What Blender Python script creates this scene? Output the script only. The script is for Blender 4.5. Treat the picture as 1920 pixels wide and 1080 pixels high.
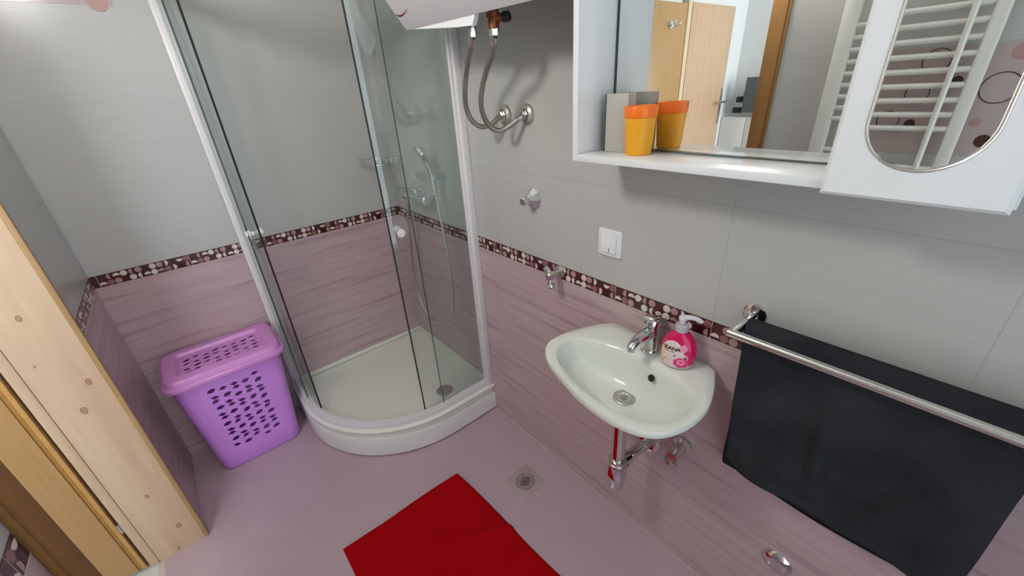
import bpy, bmesh, math, random
from mathutils import Vector, Matrix, Euler
random.seed(7)
PI = math.pi
for o in list(bpy.data.objects): bpy.data.objects.remove(o)
SC = bpy.context.scene
COL = SC.collection

# ---------------------------------------------------------------- camera
R = [[0.7610581, -0.6460225, -0.0586980], [-0.3285315, -0.3058388, -0.8936049], [0.5593367, 0.6993694, -0.4449999]]
CAM = (-0.96764, -2.23719, 1.58229)
cd = bpy.data.cameras.new('camera'); cam = bpy.data.objects.new('camera', cd); COL.objects.link(cam)
cd.sensor_width = 36; cd.lens = 14.1775; cd.clip_start = 0.02
cam.matrix_world = Matrix(((R[0][0], -R[1][0], -R[2][0], CAM[0]),
                           (R[0][1], -R[1][1], -R[2][1], CAM[1]),
                           (R[0][2], -R[1][2], -R[2][2], CAM[2]), (0, 0, 0, 1)))
SC.camera = cam
# ---------------------------------------------------------------- world, lights, exposure
w = bpy.data.worlds.new('daylight'); SC.world = w; w.use_nodes = True
w.node_tree.nodes['Background'].inputs[0].default_value = (0.80, 0.92, 1.0, 1)
w.node_tree.nodes['Background'].inputs[1].default_value = 1.75
def area(name, loc, target, size, size_y, power, col):
    l = bpy.data.lights.new(name, 'AREA'); l.shape = 'RECTANGLE'; l.size = size; l.size_y = size_y
    l.energy = power; l.color = col
    o = bpy.data.objects.new(name, l); COL.objects.link(o); o.location = loc
    o.rotation_euler = (Vector(target) - Vector(loc)).to_track_quat('-Z', 'Y').to_euler(); return o
area('hall_daylight', (-2.25, -2.55, 1.6), (-2.35, 0, 1.2), 0.8, 1.3, 36, (0.88, 0.95, 1.0))
SC.view_settings.view_transform = 'Standard'; SC.view_settings.look = 'None'
SC.view_settings.gamma = 1; SC.view_settings.use_curve_mapping = False
SC.view_settings.exposure = 0.0

# ---------------------------------------------------------------- room numbers (metres)
W = 1.342                       # left wall at x=-W, right wall x=0, back wall y=0
FRONT, CEIL = -2.75, 2.60
ZB, ZS = 0.9494, 1.0            # patterned strip
TH, TW = 0.3083, 0.4537         # tile height / width
YC, XC = -1.862, -0.460         # a vertical joint on side walls / on back wall
DY0, DY1, DZ = -1.335, -0.573, 1.985   # door opening in the left wall
HX = -2.75                      # far hall wall

# ---------------------------------------------------------------- materials
def mat(name, col, rough=0.5, metal=0.0, **k):
    m = bpy.data.materials.new(name); m.use_nodes = True
    b = m.node_tree.nodes['Principled BSDF']
    b.inputs['Base Color'].default_value = (*col, 1); b.inputs['Roughness'].default_value = rough
    b.inputs['Metallic'].default_value = metal
    for kk, v in k.items(): b.inputs[kk.replace('_', ' ')].default_value = v
    return m
class NT:
    def __init__(s, m): s.t = m.node_tree; s.b = s.t.nodes['Principled BSDF']
    def n(s, t, **k):
        nd = s.t.nodes.new(t)
        for a, v in k.items(): setattr(nd, a, v)
        return nd
    def l(s, a, b): s.t.links.new(a, b)
    def math(s, op, a, b=None, c=None):
        nd = s.n('ShaderNodeMath', operation=op)
        for i, v in enumerate((a, b, c)):
            if v is None: continue
            if isinstance(v, (int, float)): nd.inputs[i].default_value = v
            else: s.l(v, nd.inputs[i])
        return nd.outputs[0]
    def mix(s, f, a, b):
        nd = s.n('ShaderNodeMix', data_type='RGBA')
        for i, v in ((0, f), (6, a), (7, b)):
            if isinstance(v, (int, float)): nd.inputs[i].default_value = v
            elif isinstance(v, tuple): nd.inputs[i].default_value = (*v, 1)
            else: s.l(v, nd.inputs[i])
        return nd.outputs[2]
def noise(t, vec, scale, detail=3, rough=0.5):
    nd = t.n('ShaderNodeTexNoise'); nd.inputs['Scale'].default_value = scale
    nd.inputs['Detail'].default_value = detail; nd.inputs['Roughness'].default_value = rough
    t.l(vec, nd.inputs['Vector']); return nd.outputs['Fac']
def tile_mat(name, axis, uoff, voff, c1, c2, grout, streak, rough, uw=TW, vh=TH, gw=0.0011, bands=None):
    """axis: 0 = u is x, 1 = u is y; v is z.  joints every uw / vh"""
    m = mat(name, c1, rough); t = NT(m)
    pos = t.n('ShaderNodeNewGeometry').outputs['Position']
    sp = t.n('ShaderNodeSeparateXYZ'); t.l(pos, sp.inputs[0])
    u = sp.outputs[axis]; v = sp.outputs[2]
    du = t.math('SUBTRACT', 0.5, t.math('ABSOLUTE', t.math('SUBTRACT', t.math('FRACT', t.math('DIVIDE', t.math('SUBTRACT', u, uoff), uw)), 0.5)))
    dv = t.math('SUBTRACT', 0.5, t.math('ABSOLUTE', t.math('SUBTRACT', t.math('FRACT', t.math('DIVIDE', t.math('SUBTRACT', v, voff), vh)), 0.5)))
    ju = t.math('LESS_THAN', t.math('MULTIPLY', du, uw), gw); jv = t.math('LESS_THAN', t.math('MULTIPLY', dv, vh), gw)
    j = t.math('MAXIMUM', ju, jv)
    cb = t.n('ShaderNodeCombineXYZ'); t.l(t.math('MULTIPLY', u, streak[0]), cb.inputs[0]); t.l(t.math('MULTIPLY', v, streak[1]), cb.inputs[1])
    # shift the pattern from tile to tile
    t.l(t.math('MULTIPLY', t.math('FLOOR', t.math('DIVIDE', t.math('SUBTRACT', u, uoff), uw)), 3.7), cb.inputs[2])
    f = noise(t, cb.outputs[0], 1.0, 4, 0.6)
    ramp = t.n('ShaderNodeMapRange'); ramp.inputs[1].default_value = 0.36; ramp.inputs[2].default_value = 0.64
    t.l(f, ramp.inputs[0])
    col = t.mix(ramp.outputs[0], c1, c2)
    if bands:
        cb2 = t.n('ShaderNodeCombineXYZ'); t.l(t.math('MULTIPLY', u, bands[0]), cb2.inputs[0]); t.l(t.math('MULTIPLY', v, bands[1]), cb2.inputs[1])
        f2 = noise(t, cb2.outputs[0], 1.0, 2, 0.5)
        r2 = t.n('ShaderNodeMapRange'); r2.inputs[1].default_value = 0.56; r2.inputs[2].default_value = 0.68; r2.inputs[4].default_value = bands[3]
        t.l(f2, r2.inputs[0]); col = t.mix(r2.outputs[0], col, bands[2])
    col = t.mix(t.math('MULTIPLY', j, 0.5 if axis == 1 else 0.28), col, grout)
    t.l(col, t.b.inputs['Base Color'])
    bp = t.n('ShaderNodeBump'); bp.inputs['Strength'].default_value = 0.25; bp.inputs['Distance'].default_value = 0.002
    h = t.math('SUBTRACT', t.math('MULTIPLY', f, 0.25), j); t.l(h, bp.inputs['Height']); t.l(bp.outputs[0], t.b.inputs['Normal'])
    return m
GREY1, GREY2, GG = (0.50, 0.492, 0.47), (0.525, 0.517, 0.495), (0.36, 0.35, 0.34)
PNK1, PNK2, PG, PB = (0.52, 0.375, 0.395), (0.57, 0.425, 0.445), (0.58, 0.47, 0.49), (0.35, 0.235, 0.255)
M = {}
for ax, nm, off in ((0, 'x', XC), (1, 'y', YC)):
    M['grey' + nm] = tile_mat('light_grey_tile_' + nm, ax, off, ZS, GREY1, GREY2, GG, (5, 260), 0.24)
    M['pink' + nm] = tile_mat('mauve_streaked_tile_' + nm, ax, off, ZB, PNK1, PNK2, PG, (2.2, 55), 0.22, bands=(1.6, 34, PB, 0.55))
def floor_mat(name, c, uw, g, gm):
    m = mat(name, c, 0.2); t = NT(m)
    pos = t.n('ShaderNodeNewGeometry').outputs['Position']; sp = t.n('ShaderNodeSeparateXYZ'); t.l(pos, sp.inputs[0])
    js = []
    for k, off in ((0, -0.36), (1, -0.87)):
        d = t.math('SUBTRACT', 0.5, t.math('ABSOLUTE', t.math('SUBTRACT', t.math('FRACT', t.math('DIVIDE', t.math('SUBTRACT', sp.outputs[k], off), uw)), 0.5)))
        js.append(t.math('LESS_THAN', t.math('MULTIPLY', d, uw), 0.0012))
    j = t.math('MAXIMUM', *js); f = noise(t, pos, 9, 4)
    c2 = tuple(x * 1.1 for x in c)
    t.l(t.mix(t.math('MULTIPLY', j, gm), t.mix(f, c, c2), g), t.b.inputs['Base Color']); return m
M['floor'] = floor_mat('lilac_floor_tile', (0.47, 0.345, 0.385), 0.45, (0.45, 0.36, 0.40), 0.35)
M['hallfloor'] = floor_mat('pale_hall_tile', (0.62, 0.62, 0.58), 0.33, (0.45, 0.45, 0.42), 0.5)
M['paint'] = mat('white_wall_paint', (0.80, 0.82, 0.82), 0.7)
M['ceil'] = mat('white_ceiling_paint', (0.85, 0.85, 0.84), 0.8)
M['brown'] = mat('dark_brown_mosaic', (0.075, 0.022, 0.022), 0.2)
M['brown2'] = mat('deep_brown_mosaic_square', (0.045, 0.010, 0.009), 0.2)
M['dotw'] = mat('cream_mosaic_dot', (0.74, 0.66, 0.60), 0.2)
M['dotp'] = mat('pink_mosaic_dot', (0.46, 0.27, 0.27), 0.2)
M['dotb'] = mat('brownish_pink_mosaic_dot', (0.30, 0.13, 0.12), 0.2)
M['bead'] = mat('pale_tile_bead', (0.60, 0.50, 0.48), 0.3)
M['white'] = mat('white_gloss', (0.80, 0.80, 0.78), 0.22)
M['lacquer'] = mat('white_cabinet_lacquer', (0.80, 0.82, 0.83), 0.12)
M['enamel'] = mat('white_shower_enamel', (0.80, 0.77, 0.75), 0.25)
M['trayin'] = mat('off_white_acrylic', (0.83, 0.83, 0.75), 0.3)
M['frame'] = mat('white_frame_profile', (0.82, 0.79, 0.80), 0.3)
M['ceramic'] = mat('white_ceramic', (0.78, 0.80, 0.73), 0.07)
M['chrome'] = mat('chrome', (0.72, 0.72, 0.72), 0.07, 1.0)
M['satin'] = mat('brushed_steel', (0.62, 0.58, 0.54), 0.3, 1.0)
M['steel'] = mat('polished_rail_steel', (0.80, 0.78, 0.72), 0.18, 1.0)
M['brass'] = mat('red_brown_brass', (0.28, 0.09, 0.035), 0.35, 0.7)
M['black'] = mat('black_rubber', (0.012, 0.012, 0.012), 0.5)
M['hole'] = mat('dark_hole', (0.01, 0.01, 0.01), 0.8)
M['heater'] = mat('grey_white_heater_shell', (0.60, 0.58, 0.60), 0.28)
M['swoosh'] = mat('dark_red_print', (0.16, 0.008, 0.02), 0.4)
M['mirror'] = mat('mirror_silver', (0.90, 0.92, 0.90), 0.0, 1.0)
M['mirroredge'] = mat('dark_mirror_edge', (0.05, 0.07, 0.06), 0.2)
M['basket'] = mat('violet_plastic', (0.70, 0.30, 0.88), 0.28)
M['lid'] = mat('pink_violet_plastic', (0.68, 0.28, 0.66), 0.28)
M['greybox'] = mat('taupe_card', (0.42, 0.40, 0.36), 0.5)
M['cup'] = mat('yellow_orange_translucent_plastic', (1.0, 0.43, 0.015), 0.4, Transmission_Weight=0.12, Subsurface_Weight=0.25, Subsurface_Scale=0.01)
M['cuprim'] = mat('deep_orange_plastic', (1.0, 0.19, 0.01), 0.35, Subsurface_Weight=0.4, Subsurface_Scale=0.02)
M['switch'] = mat('white_switch_plastic', (0.82, 0.82, 0.82), 0.3)
M['mark'] = mat('grey_print', (0.12, 0.12, 0.12), 0.5)
M['soap'] = mat('magenta_liquid_soap_bottle', (0.80, 0.012, 0.13), 0.1, Transmission_Weight=0.2)
M['soapclear'] = mat('clear_bottle_base', (0.75, 0.62, 0.64), 0.1, Transmission_Weight=0.3)
M['pump'] = mat('milky_pump_plastic', (0.75, 0.70, 0.72), 0.3)
M['collar'] = mat('grey_collar_plastic', (0.48, 0.46, 0.48), 0.3)
M['label'] = mat('pale_pink_label', (0.82, 0.62, 0.62), 0.4)
M['labely'] = mat('yellow_peach_label', (0.86, 0.62, 0.30), 0.4)
M['peony'] = mat('pink_flower_print', (0.78, 0.05, 0.22), 0.4)
M['peony2'] = mat('light_pink_petal_print', (0.85, 0.32, 0.48), 0.4)
M['leafp'] = mat('dark_green_leaf_print', (0.10, 0.11, 0.08), 0.4)
M['ink'] = mat('black_label_ink', (0.015, 0.01, 0.02), 0.4)
M['tv'] = mat('dark_screen', (0.10, 0.14, 0.17), 0.25)
M['rad'] = mat('white_radiator_enamel', (0.78, 0.77, 0.70), 0.3)
M['lamp'] = mat('lit_lamp_glass', (1, 1, 1), 0.4)
lb = M['lamp'].node_tree.nodes['Principled BSDF']; lb.inputs['Emission Color'].default_value = (1, 0.98, 0.94, 1); lb.inputs['Emission Strength'].default_value = 64
M['pinktile'] = mat('pale_pink_decor_tile', (0.50, 0.40, 0.38), 0.2)
M['ring'] = mat('dark_ring_print', (0.07, 0.03, 0.02), 0.3)
M['reddot'] = mat('red_dot_print', (0.48, 0.27, 0.25), 0.3)

def wood(name, c1, c2, sc=(2, 2, 30), rough=0.45, knots=(), along=2):
    m = mat(name, c1, rough); t = NT(m)
    pos = t.n('ShaderNodeNewGeometry').outputs['Position']
    mp = t.n('ShaderNodeMapping'); mp.inputs['Scale'].default_value = sc; t.l(pos, mp.inputs[0])
    f = noise(t, mp.outputs[0], 1.0, 5, 0.6)
    r = t.n('ShaderNodeMapRange'); r.inputs[1].default_value = 0.32; r.inputs[2].default_value = 0.68; t.l(f, r.inputs[0])
    col = t.mix(r.outputs[0], c1, c2)
    for (kx, kz, kr) in knots:
        sp = t.n('ShaderNodeSeparateXYZ'); t.l(pos, sp.inputs[0])
        dx = t.math('SUBTRACT', sp.outputs[0], kx); dz = t.math('MULTIPLY', t.math('SUBTRACT', sp.outputs[2], kz), 0.62)
        d = t.math('SQRT', t.math('ADD', t.math('MULTIPLY', dx, dx), t.math('MULTIPLY', dz, dz)))
        d = t.math('DIVIDE', d, kr)
        ringv = t.math('LESS_THAN', t.math('ABSOLUTE', t.math('SUBTRACT', d, 0.8)), 0.22)
        core = t.math('LESS_THAN', d, 0.35)
        halo = t.math('MULTIPLY', t.math('LESS_THAN', d, 1.0), 0.45)
        col = t.mix(halo, col, (0.42, 0.24, 0.10))
        col = t.mix(t.math('MULTIPLY', t.math('MAXIMUM', ringv, core), 0.6), col, (0.20, 0.10, 0.045))
    t.l(col, t.b.inputs['Base Color']); return m
M['pine'] = wood('knotty_pine', (0.60, 0.40, 0.27), (0.70, 0.52, 0.34), (22, 22, 1.6), 0.42,
                 knots=[(-1.418, 1.081, 0.0065), (-1.370, 0.829, 0.0075), (-1.416, 0.739, 0.0085), (-1.383, 0.125, 0.0080), (-1.410, 0.32, 0.0060), (-1.42, 0.02, 0.005), (-1.449, 0.93, 0.003)])
M['pineedge'] = wood('pine_edge', (0.36, 0.21, 0.09), (0.46, 0.28, 0.12), (28, 28, 2.2))
M['leaf'] = wood('honey_veneer', (0.50, 0.29, 0.115), (0.55, 0.33, 0.14), (60, 60, 2.5), 0.4)
M['honey'] = wood('honey_wood', (0.56, 0.30, 0.085), (0.64, 0.36, 0.12), (6, 6, 30))
M['honeyshade'] = wood('shaded_honey_wood', (0.40, 0.19, 0.045), (0.46, 0.23, 0.06), (6, 6, 30))  # honey wood darkened, the shading of the rebate put into its colour
M['ochreshade'] = wood('shaded_ochre_wood', (0.26, 0.12, 0.035), (0.33, 0.16, 0.04), (20, 20, 3), 0.75)  # frame wood turned dark brown, backlit shade painted into the colour
M['beech'] = wood('light_beech_veneer', (0.60, 0.39, 0.24), (0.68, 0.46, 0.30), (60, 60, 2.5), 0.4)
M['cream'] = mat('cream_frame_wood', (0.78, 0.62, 0.42), 0.45)

def glass(name, tint):
    m = bpy.data.materials.new(name); m.use_nodes = True; t = m.node_tree
    for n in list(t.nodes): t.nodes.remove(n)
    out = t.nodes.new('ShaderNodeOutputMaterial'); tr = t.nodes.new('ShaderNodeBsdfTransparent'); gl = t.nodes.new('ShaderNodeBsdfGlossy')
    lw_ = t.nodes.new('ShaderNodeLayerWeight'); lw_.inputs[0].default_value = 0.5; mx = t.nodes.new('ShaderNodeMixShader')
    pw = t.nodes.new('ShaderNodeMath'); pw.operation = 'POWER'; pw.inputs[1].default_value = 5; t.links.new(lw_.outputs['Facing'], pw.inputs[0])
    fr = t.nodes.new('ShaderNodeMath'); fr.operation = 'MULTIPLY_ADD'; fr.inputs[1].default_value = 0.4; fr.inputs[2].default_value = 0.08; t.links.new(pw.outputs[0], fr.inputs[0])
    tr.inputs[0].default_value = (*tint, 1); gl.inputs['Roughness'].default_value = 0.02
    t.links.new(fr.outputs[0], mx.inputs[0]); t.links.new(tr.outputs[0], mx.inputs[1]); t.links.new(gl.outputs[0], mx.inputs[2])
    t.links.new(mx.outputs[0], out.inputs[0]); return m
M['glass'] = glass('green_tinted_glass', (0.94, 0.975, 0.962))

def fabric(name, c1, c2, scale, strength, dist=0.003):
    m = mat(name, c1, 0.95); t = NT(m); t.b.inputs['Sheen Weight'].default_value = 0.0; t.b.inputs['Specular IOR Level'].default_value = 0.08
    tc = t.n('ShaderNodeNewGeometry').outputs['Position']
    f = noise(t, tc, scale, 4, 0.7); g = noise(t, tc, 9, 3)
    t.l(t.mix(g, c1, c2), t.b.inputs['Base Color'])
    bp = t.n('ShaderNodeBump'); bp.inputs['Strength'].default_value = strength; bp.inputs['Distance'].default_value = dist
    t.l(f, bp.inputs['Height']); t.l(bp.outputs[0], t.b.inputs['Normal']); return m
M['towel'] = fabric('charcoal_terry', (0.014, 0.016, 0.020), (0.060, 0.062, 0.068), 700, 0.9)
M['mat'] = fabric('red_terry', (0.36, 0.0015, 0.004), (0.46, 0.002, 0.005), 800, 0.5)
def braid():
    m = mat('braided_steel_hose', (0.30, 0.28, 0.25), 0.35, 0.9); t = NT(m)
    v = t.n('ShaderNodeTexVoronoi'); v.inputs['Scale'].default_value = 420
    t.l(t.n('ShaderNodeNewGeometry').outputs['Position'], v.inputs['Vector'])
    bp = t.n('ShaderNodeBump'); bp.inputs['Strength'].default_value = 0.6; bp.inputs['Distance'].default_value = 0.001
    t.l(v.outputs[0], bp.inputs['Height']); t.l(bp.outputs[0], t.b.inputs['Normal'])
    t.l(t.mix(v.outputs[0], (0.22, 0.20, 0.17), (0.50, 0.47, 0.42)), t.b.inputs['Base Color']); return m
M['braid'] = braid()

# ---------------------------------------------------------------- mesh helpers
def BM(): return bmesh.new()
def box(bm, a, b, bev=0.0, seg=2, mi=0, mtx=None):
    a, b = Vector(a), Vector(b)
    lo = Vector((min(a.x, b.x), min(a.y, b.y), min(a.z, b.z))); hi = Vector((max(a.x, b.x), max(a.y, b.y), max(a.z, b.z)))
    r = bmesh.ops.create_cube(bm, size=1); vs = r['verts']; c = (lo + hi) / 2; d = hi - lo
    for v in vs: v.co = Vector((v.co.x * d.x + c.x, v.co.y * d.y + c.y, v.co.z * d.z + c.z))
    fs = list({f for v in vs for f in v.link_faces})
    if bev > 0:
        es = list({e for v in vs for e in v.link_edges})
        rr = bmesh.ops.bevel(bm, geom=es, offset=bev, segments=seg, affect='EDGES', profile=0.5)
        fs = list({f for f in rr['faces']} | {f for f in fs if f.is_valid}); vs = list({v for f in fs for v in f.verts})
    for f in fs: f.material_index = mi
    if mtx:
        for v in vs: v.co = mtx @ v.co
    return vs
def frame_axes(d):
    d = Vector(d).normalized(); u = Vector((0, 0, 1)) if abs(d.z) < 0.9 else Vector((1, 0, 0))
    x = d.cross(u).normalized(); y = d.cross(x).normalized(); return d, x, y
def lathe(bm, origin, axis, prof, seg=32, mi=0, cap=True, close=False):
    """prof: list of (radius, distance along axis)"""
    d, x, y = frame_axes(axis); o = Vector(origin); rings = []
    for r, h in prof:
        if r < 1e-6: rings.append([bm.verts.new(o + d * h)]); continue
        rings.append([bm.verts.new(o + d * h + (x * math.cos(2 * PI * i / seg) + y * math.sin(2 * PI * i / seg)) * r) for i in range(seg)])
    for a, b in zip(rings, rings[1:]):
        for i in range(seg):
            j = (i + 1) % seg
            if len(a) == 1 and len(b) == 1: continue
            if len(a) == 1: f = bm.faces.new((a[0], b[j], b[i]))
            elif len(b) == 1: f = bm.faces.new((a[i], a[j], b[0]))
            else: f = bm.faces.new((a[i], a[j], b[j], b[i]))
            f.material_index = mi
    if cap:
        for rr in (rings[0], rings[-1]):
            if len(rr) > 2: bm.faces.new(rr).material_index = mi
def cyl(bm, p0, p1, r, seg=24, mi=0, bev=0.0):
    L = (Vector(p1) - Vector(p0)).length
    pr = [(r, 0), (r, L)] if not bev else [(r - bev, 0), (r, bev), (r, L - bev), (r - bev, L)]
    lathe(bm, p0, Vector(p1) - Vector(p0), pr, seg, mi)
def catmull(pts, n=8, closed=False):
    P = [Vector(p) for p in pts]; out = []; N = len(P)
    rng = range(N) if closed else range(N - 1)
    for i in rng:
        if closed: p0, p1, p2, p3 = P[(i - 1) % N], P[i], P[(i + 1) % N], P[(i + 2) % N]
        else: p0, p1, p2, p3 = P[max(i - 1, 0)], P[i], P[i + 1], P[min(i + 2, N - 1)]
        for k in range(n):
            t = k / n
            out.append(0.5 * ((2 * p1) + (p2 - p0) * t + (2 * p0 - 5 * p1 + 4 * p2 - p3) * t * t + (3 * p1 - p0 - 3 * p2 + p3) * t ** 3))
    if not closed: out.append(P[-1])
    return out
def tube(bm, pts, r, seg=12, mi=0, smooth=8):
    P = catmull(pts, smooth) if smooth else [Vector(p) for p in pts]
    rings = []; T = (P[1] - P[0]).normalized(); _, x, y = frame_axes(T)
    for i, p in enumerate(P):
        t = (P[min(i + 1, len(P) - 1)] - P[max(i - 1, 0)]).normalized()
        x = (x - t * x.dot(t)).normalized(); y = t.cross(x)
        rr = r[0] + (r[1] - r[0]) * i / (len(P) - 1) if isinstance(r, tuple) else r
        rings.append([bm.verts.new(p + (x * math.cos(2 * PI * k / seg) + y * math.sin(2 * PI * k / seg)) * rr) for k in range(seg)])
    for a, b in zip(rings, rings[1:]):
        for k in range(seg): bm.faces.new((a[k], a[(k + 1) % seg], b[(k + 1) % seg], b[k])).material_index = mi
    bm.faces.new(rings[0]).material_index = mi; bm.faces.new(rings[-1]).material_index = mi
def loft(bm, rings, mi=0, cap0=True, cap1=True, closed=True):
    V = [[bm.verts.new(p) for p in r] for r in rings]
    n = len(V[0])
    for a, b in zip(V, V[1:]):
        for i in range(n if closed else n - 1): bm.faces.new((a[i], a[(i + 1) % n], b[(i + 1) % n], b[i])).material_index = mi
    if cap0: bm.faces.new(V[0]).material_index = mi
    if cap1: bm.faces.new(V[-1]).material_index = mi
    return V
def rrect(x0, x1, y0, y1, r, z, n=6):
    pts = []
    for cx, cy, a0 in ((x1 - r, y1 - r, 0), (x0 + r, y1 - r, 90), (x0 + r, y0 + r, 180), (x1 - r, y0 + r, 270)):
        for k in range(n + 1):
            a = math.radians(a0 + 90 * k / n); pts.append(Vector((cx + r * math.cos(a), cy + r * math.sin(a), z)))
    return pts
def prism(bm, poly, depth_vec, mi=0):
    d = Vector(depth_vec); loft(bm, [[Vector(p) for p in poly], [Vector(p) + d for p in poly]], mi)
def obj(name, bm, mats, parent=None, ang=35):
    bmesh.ops.recalc_face_normals(bm, faces=bm.faces)
    me = bpy.data.meshes.new(name); bm.to_mesh(me); bm.free()
    for m in (mats if isinstance(mats, (list, tuple)) else [mats]): me.materials.append(m if not isinstance(m, str) else M[m])
    for p in me.polygons: p.use_smooth = True
    me.set_sharp_from_angle(angle=math.radians(ang))
    o = bpy.data.objects.new(name, me); COL.objects.link(o)
    if parent:
        o.parent = parent; bpy.context.view_layer.update()
        o.matrix_parent_inverse = parent.matrix_world.inverted()
    return o
def root(name, loc, label, cat, group=None):
    o = bpy.data.objects.new(name, None); COL.objects.link(o); o.location = loc; o.empty_display_size = 0.05
    o['label'] = label; o['category'] = cat
    if group: o['group'] = group
    bpy.context.view_layer.update(); return o
def tag(o, label, cat, group=None):
    o['label'] = label; o['category'] = cat
    if group: o['group'] = group
    return o
def struct(name, bm, mats, parent=None, label=None):
    o = obj(name, bm, mats, parent)
    if not parent: o['kind'] = 'structure'
    if label: o['label'] = label
    return o
def boolean(o, cutter):
    md = o.modifiers.new('b', 'BOOLEAN'); md.operation = 'DIFFERENCE'; md.solver = 'EXACT'; md.object = cutter
    bpy.context.view_layer.update()
    dg = bpy.context.evaluated_depsgraph_get(); me = bpy.data.meshes.new_from_object(o.evaluated_get(dg))
    o.modifiers.clear(); o.data = me; bpy.data.objects.remove(cutter)
    for p in me.polygons: p.use_smooth = True
    me.set_sharp_from_angle(angle=math.radians(35))

# ================================================================= STRUCTURE
T = 0.14
bm = BM(); box(bm, (-1.47, FRONT, -0.1), (0.0, 0.0, 0.0)); struct('floor', bm, 'floor', label='glossy lilac tiled bathroom floor')
bm = BM(); box(bm, (HX, -2.6, -0.1), (-1.492, 0.0, -0.002)); struct('floor_hall', bm, 'hallfloor', label='pale tiled hall floor beyond the doorway')
bm = BM(); box(bm, (-1.492, DY0, -0.1), (-1.47, DY1, 0.001)); struct('trim_threshold', bm, 'bead', label='narrow beige threshold strip in the doorway')
bm = BM(); box(bm, (HX, FRONT, CEIL), (0, 0, CEIL + 0.1)); struct('ceiling', bm, 'ceil')
# right and back walls: lower mauve, upper grey
bm = BM(); box(bm, (0, FRONT, -0.1), (T, 0, ZB), mi=0); box(bm, (0, FRONT, ZB), (T, 0, CEIL), mi=1)
struct('wall_right', bm, ['pinky', 'greyy'], label='right wall, mauve streaked tiles below and light grey tiles above')
bm = BM(); box(bm, (-W - T, 0, -0.1), (T, T, ZB), mi=0); box(bm, (-W - T, 0, ZB), (T, T, CEIL), mi=1)
struct('wall_back', bm, ['pinkx', 'greyx'], label='back wall behind the shower and the basket')
# left wall with door opening (bathroom face x=-W, hall face x=-W-T)
bm = BM()
XO = -W - T
def lw(y0, y1, z0, z1):
    for a, b, k in ((z0, min(z1, ZB), 0), (max(z0, ZB), z1, 1)):
        if b > a: box(bm, (XO, y0, a), (-W, y1, b), mi=k)
lw(DY1 + 0.012, 0, -0.1, CEIL); lw(FRONT, DY0 - 0.02, -0.1, CEIL); lw(DY0 - 0.02, DY1 + 0.012, DZ + 0.02, CEIL)
struct('wall_left', bm, ['pinky', 'greyy'], label='left wall with the doorway, mauve tiles below and grey above')
# front wall with a tall daylight opening behind the camera
bm = BM(); FX0, FX1, FZ = -1.32, -0.30, 2.35
box(bm, (-W - T, FRONT - T, -0.1), (FX0, FRONT, CEIL)); box(bm, (FX1, FRONT - T, -0.1), (T, FRONT, CEIL)); box(bm, (FX0, FRONT - T, FZ), (FX1, FRONT, CEIL)); box(bm, (FX0, FRONT - T, -0.1), (FX1, FRONT, 0.35))
struct('wall_front', bm, 'greyx', label='tiled wall behind the camera with a tall window opening')
# hall shell
bm = BM(); box(bm, (HX - T, -2.6, -0.1), (HX, 0.1, CEIL)); struct('wall_hall_far', bm, 'paint', label='bright white hall wall seen in the cabinet mirror')
bm = BM(); box(bm, (HX, -0.53, -0.1), (-1.49, -0.43, CEIL)); struct('wall_hall_back', bm, 'paint')
bm = BM(); box(bm, (HX, -2.75, -0.1), (XO, -2.6, CEIL)); struct('wall_hall_front', bm, 'paint')

bm = BM(); box(bm, (-0.0025, FRONT, -0.001), (0.001, -0.815, 0.0022)); struct('baseboard_right', bm, 'bead', label='thin pale joint between the floor and the right wall')
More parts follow.
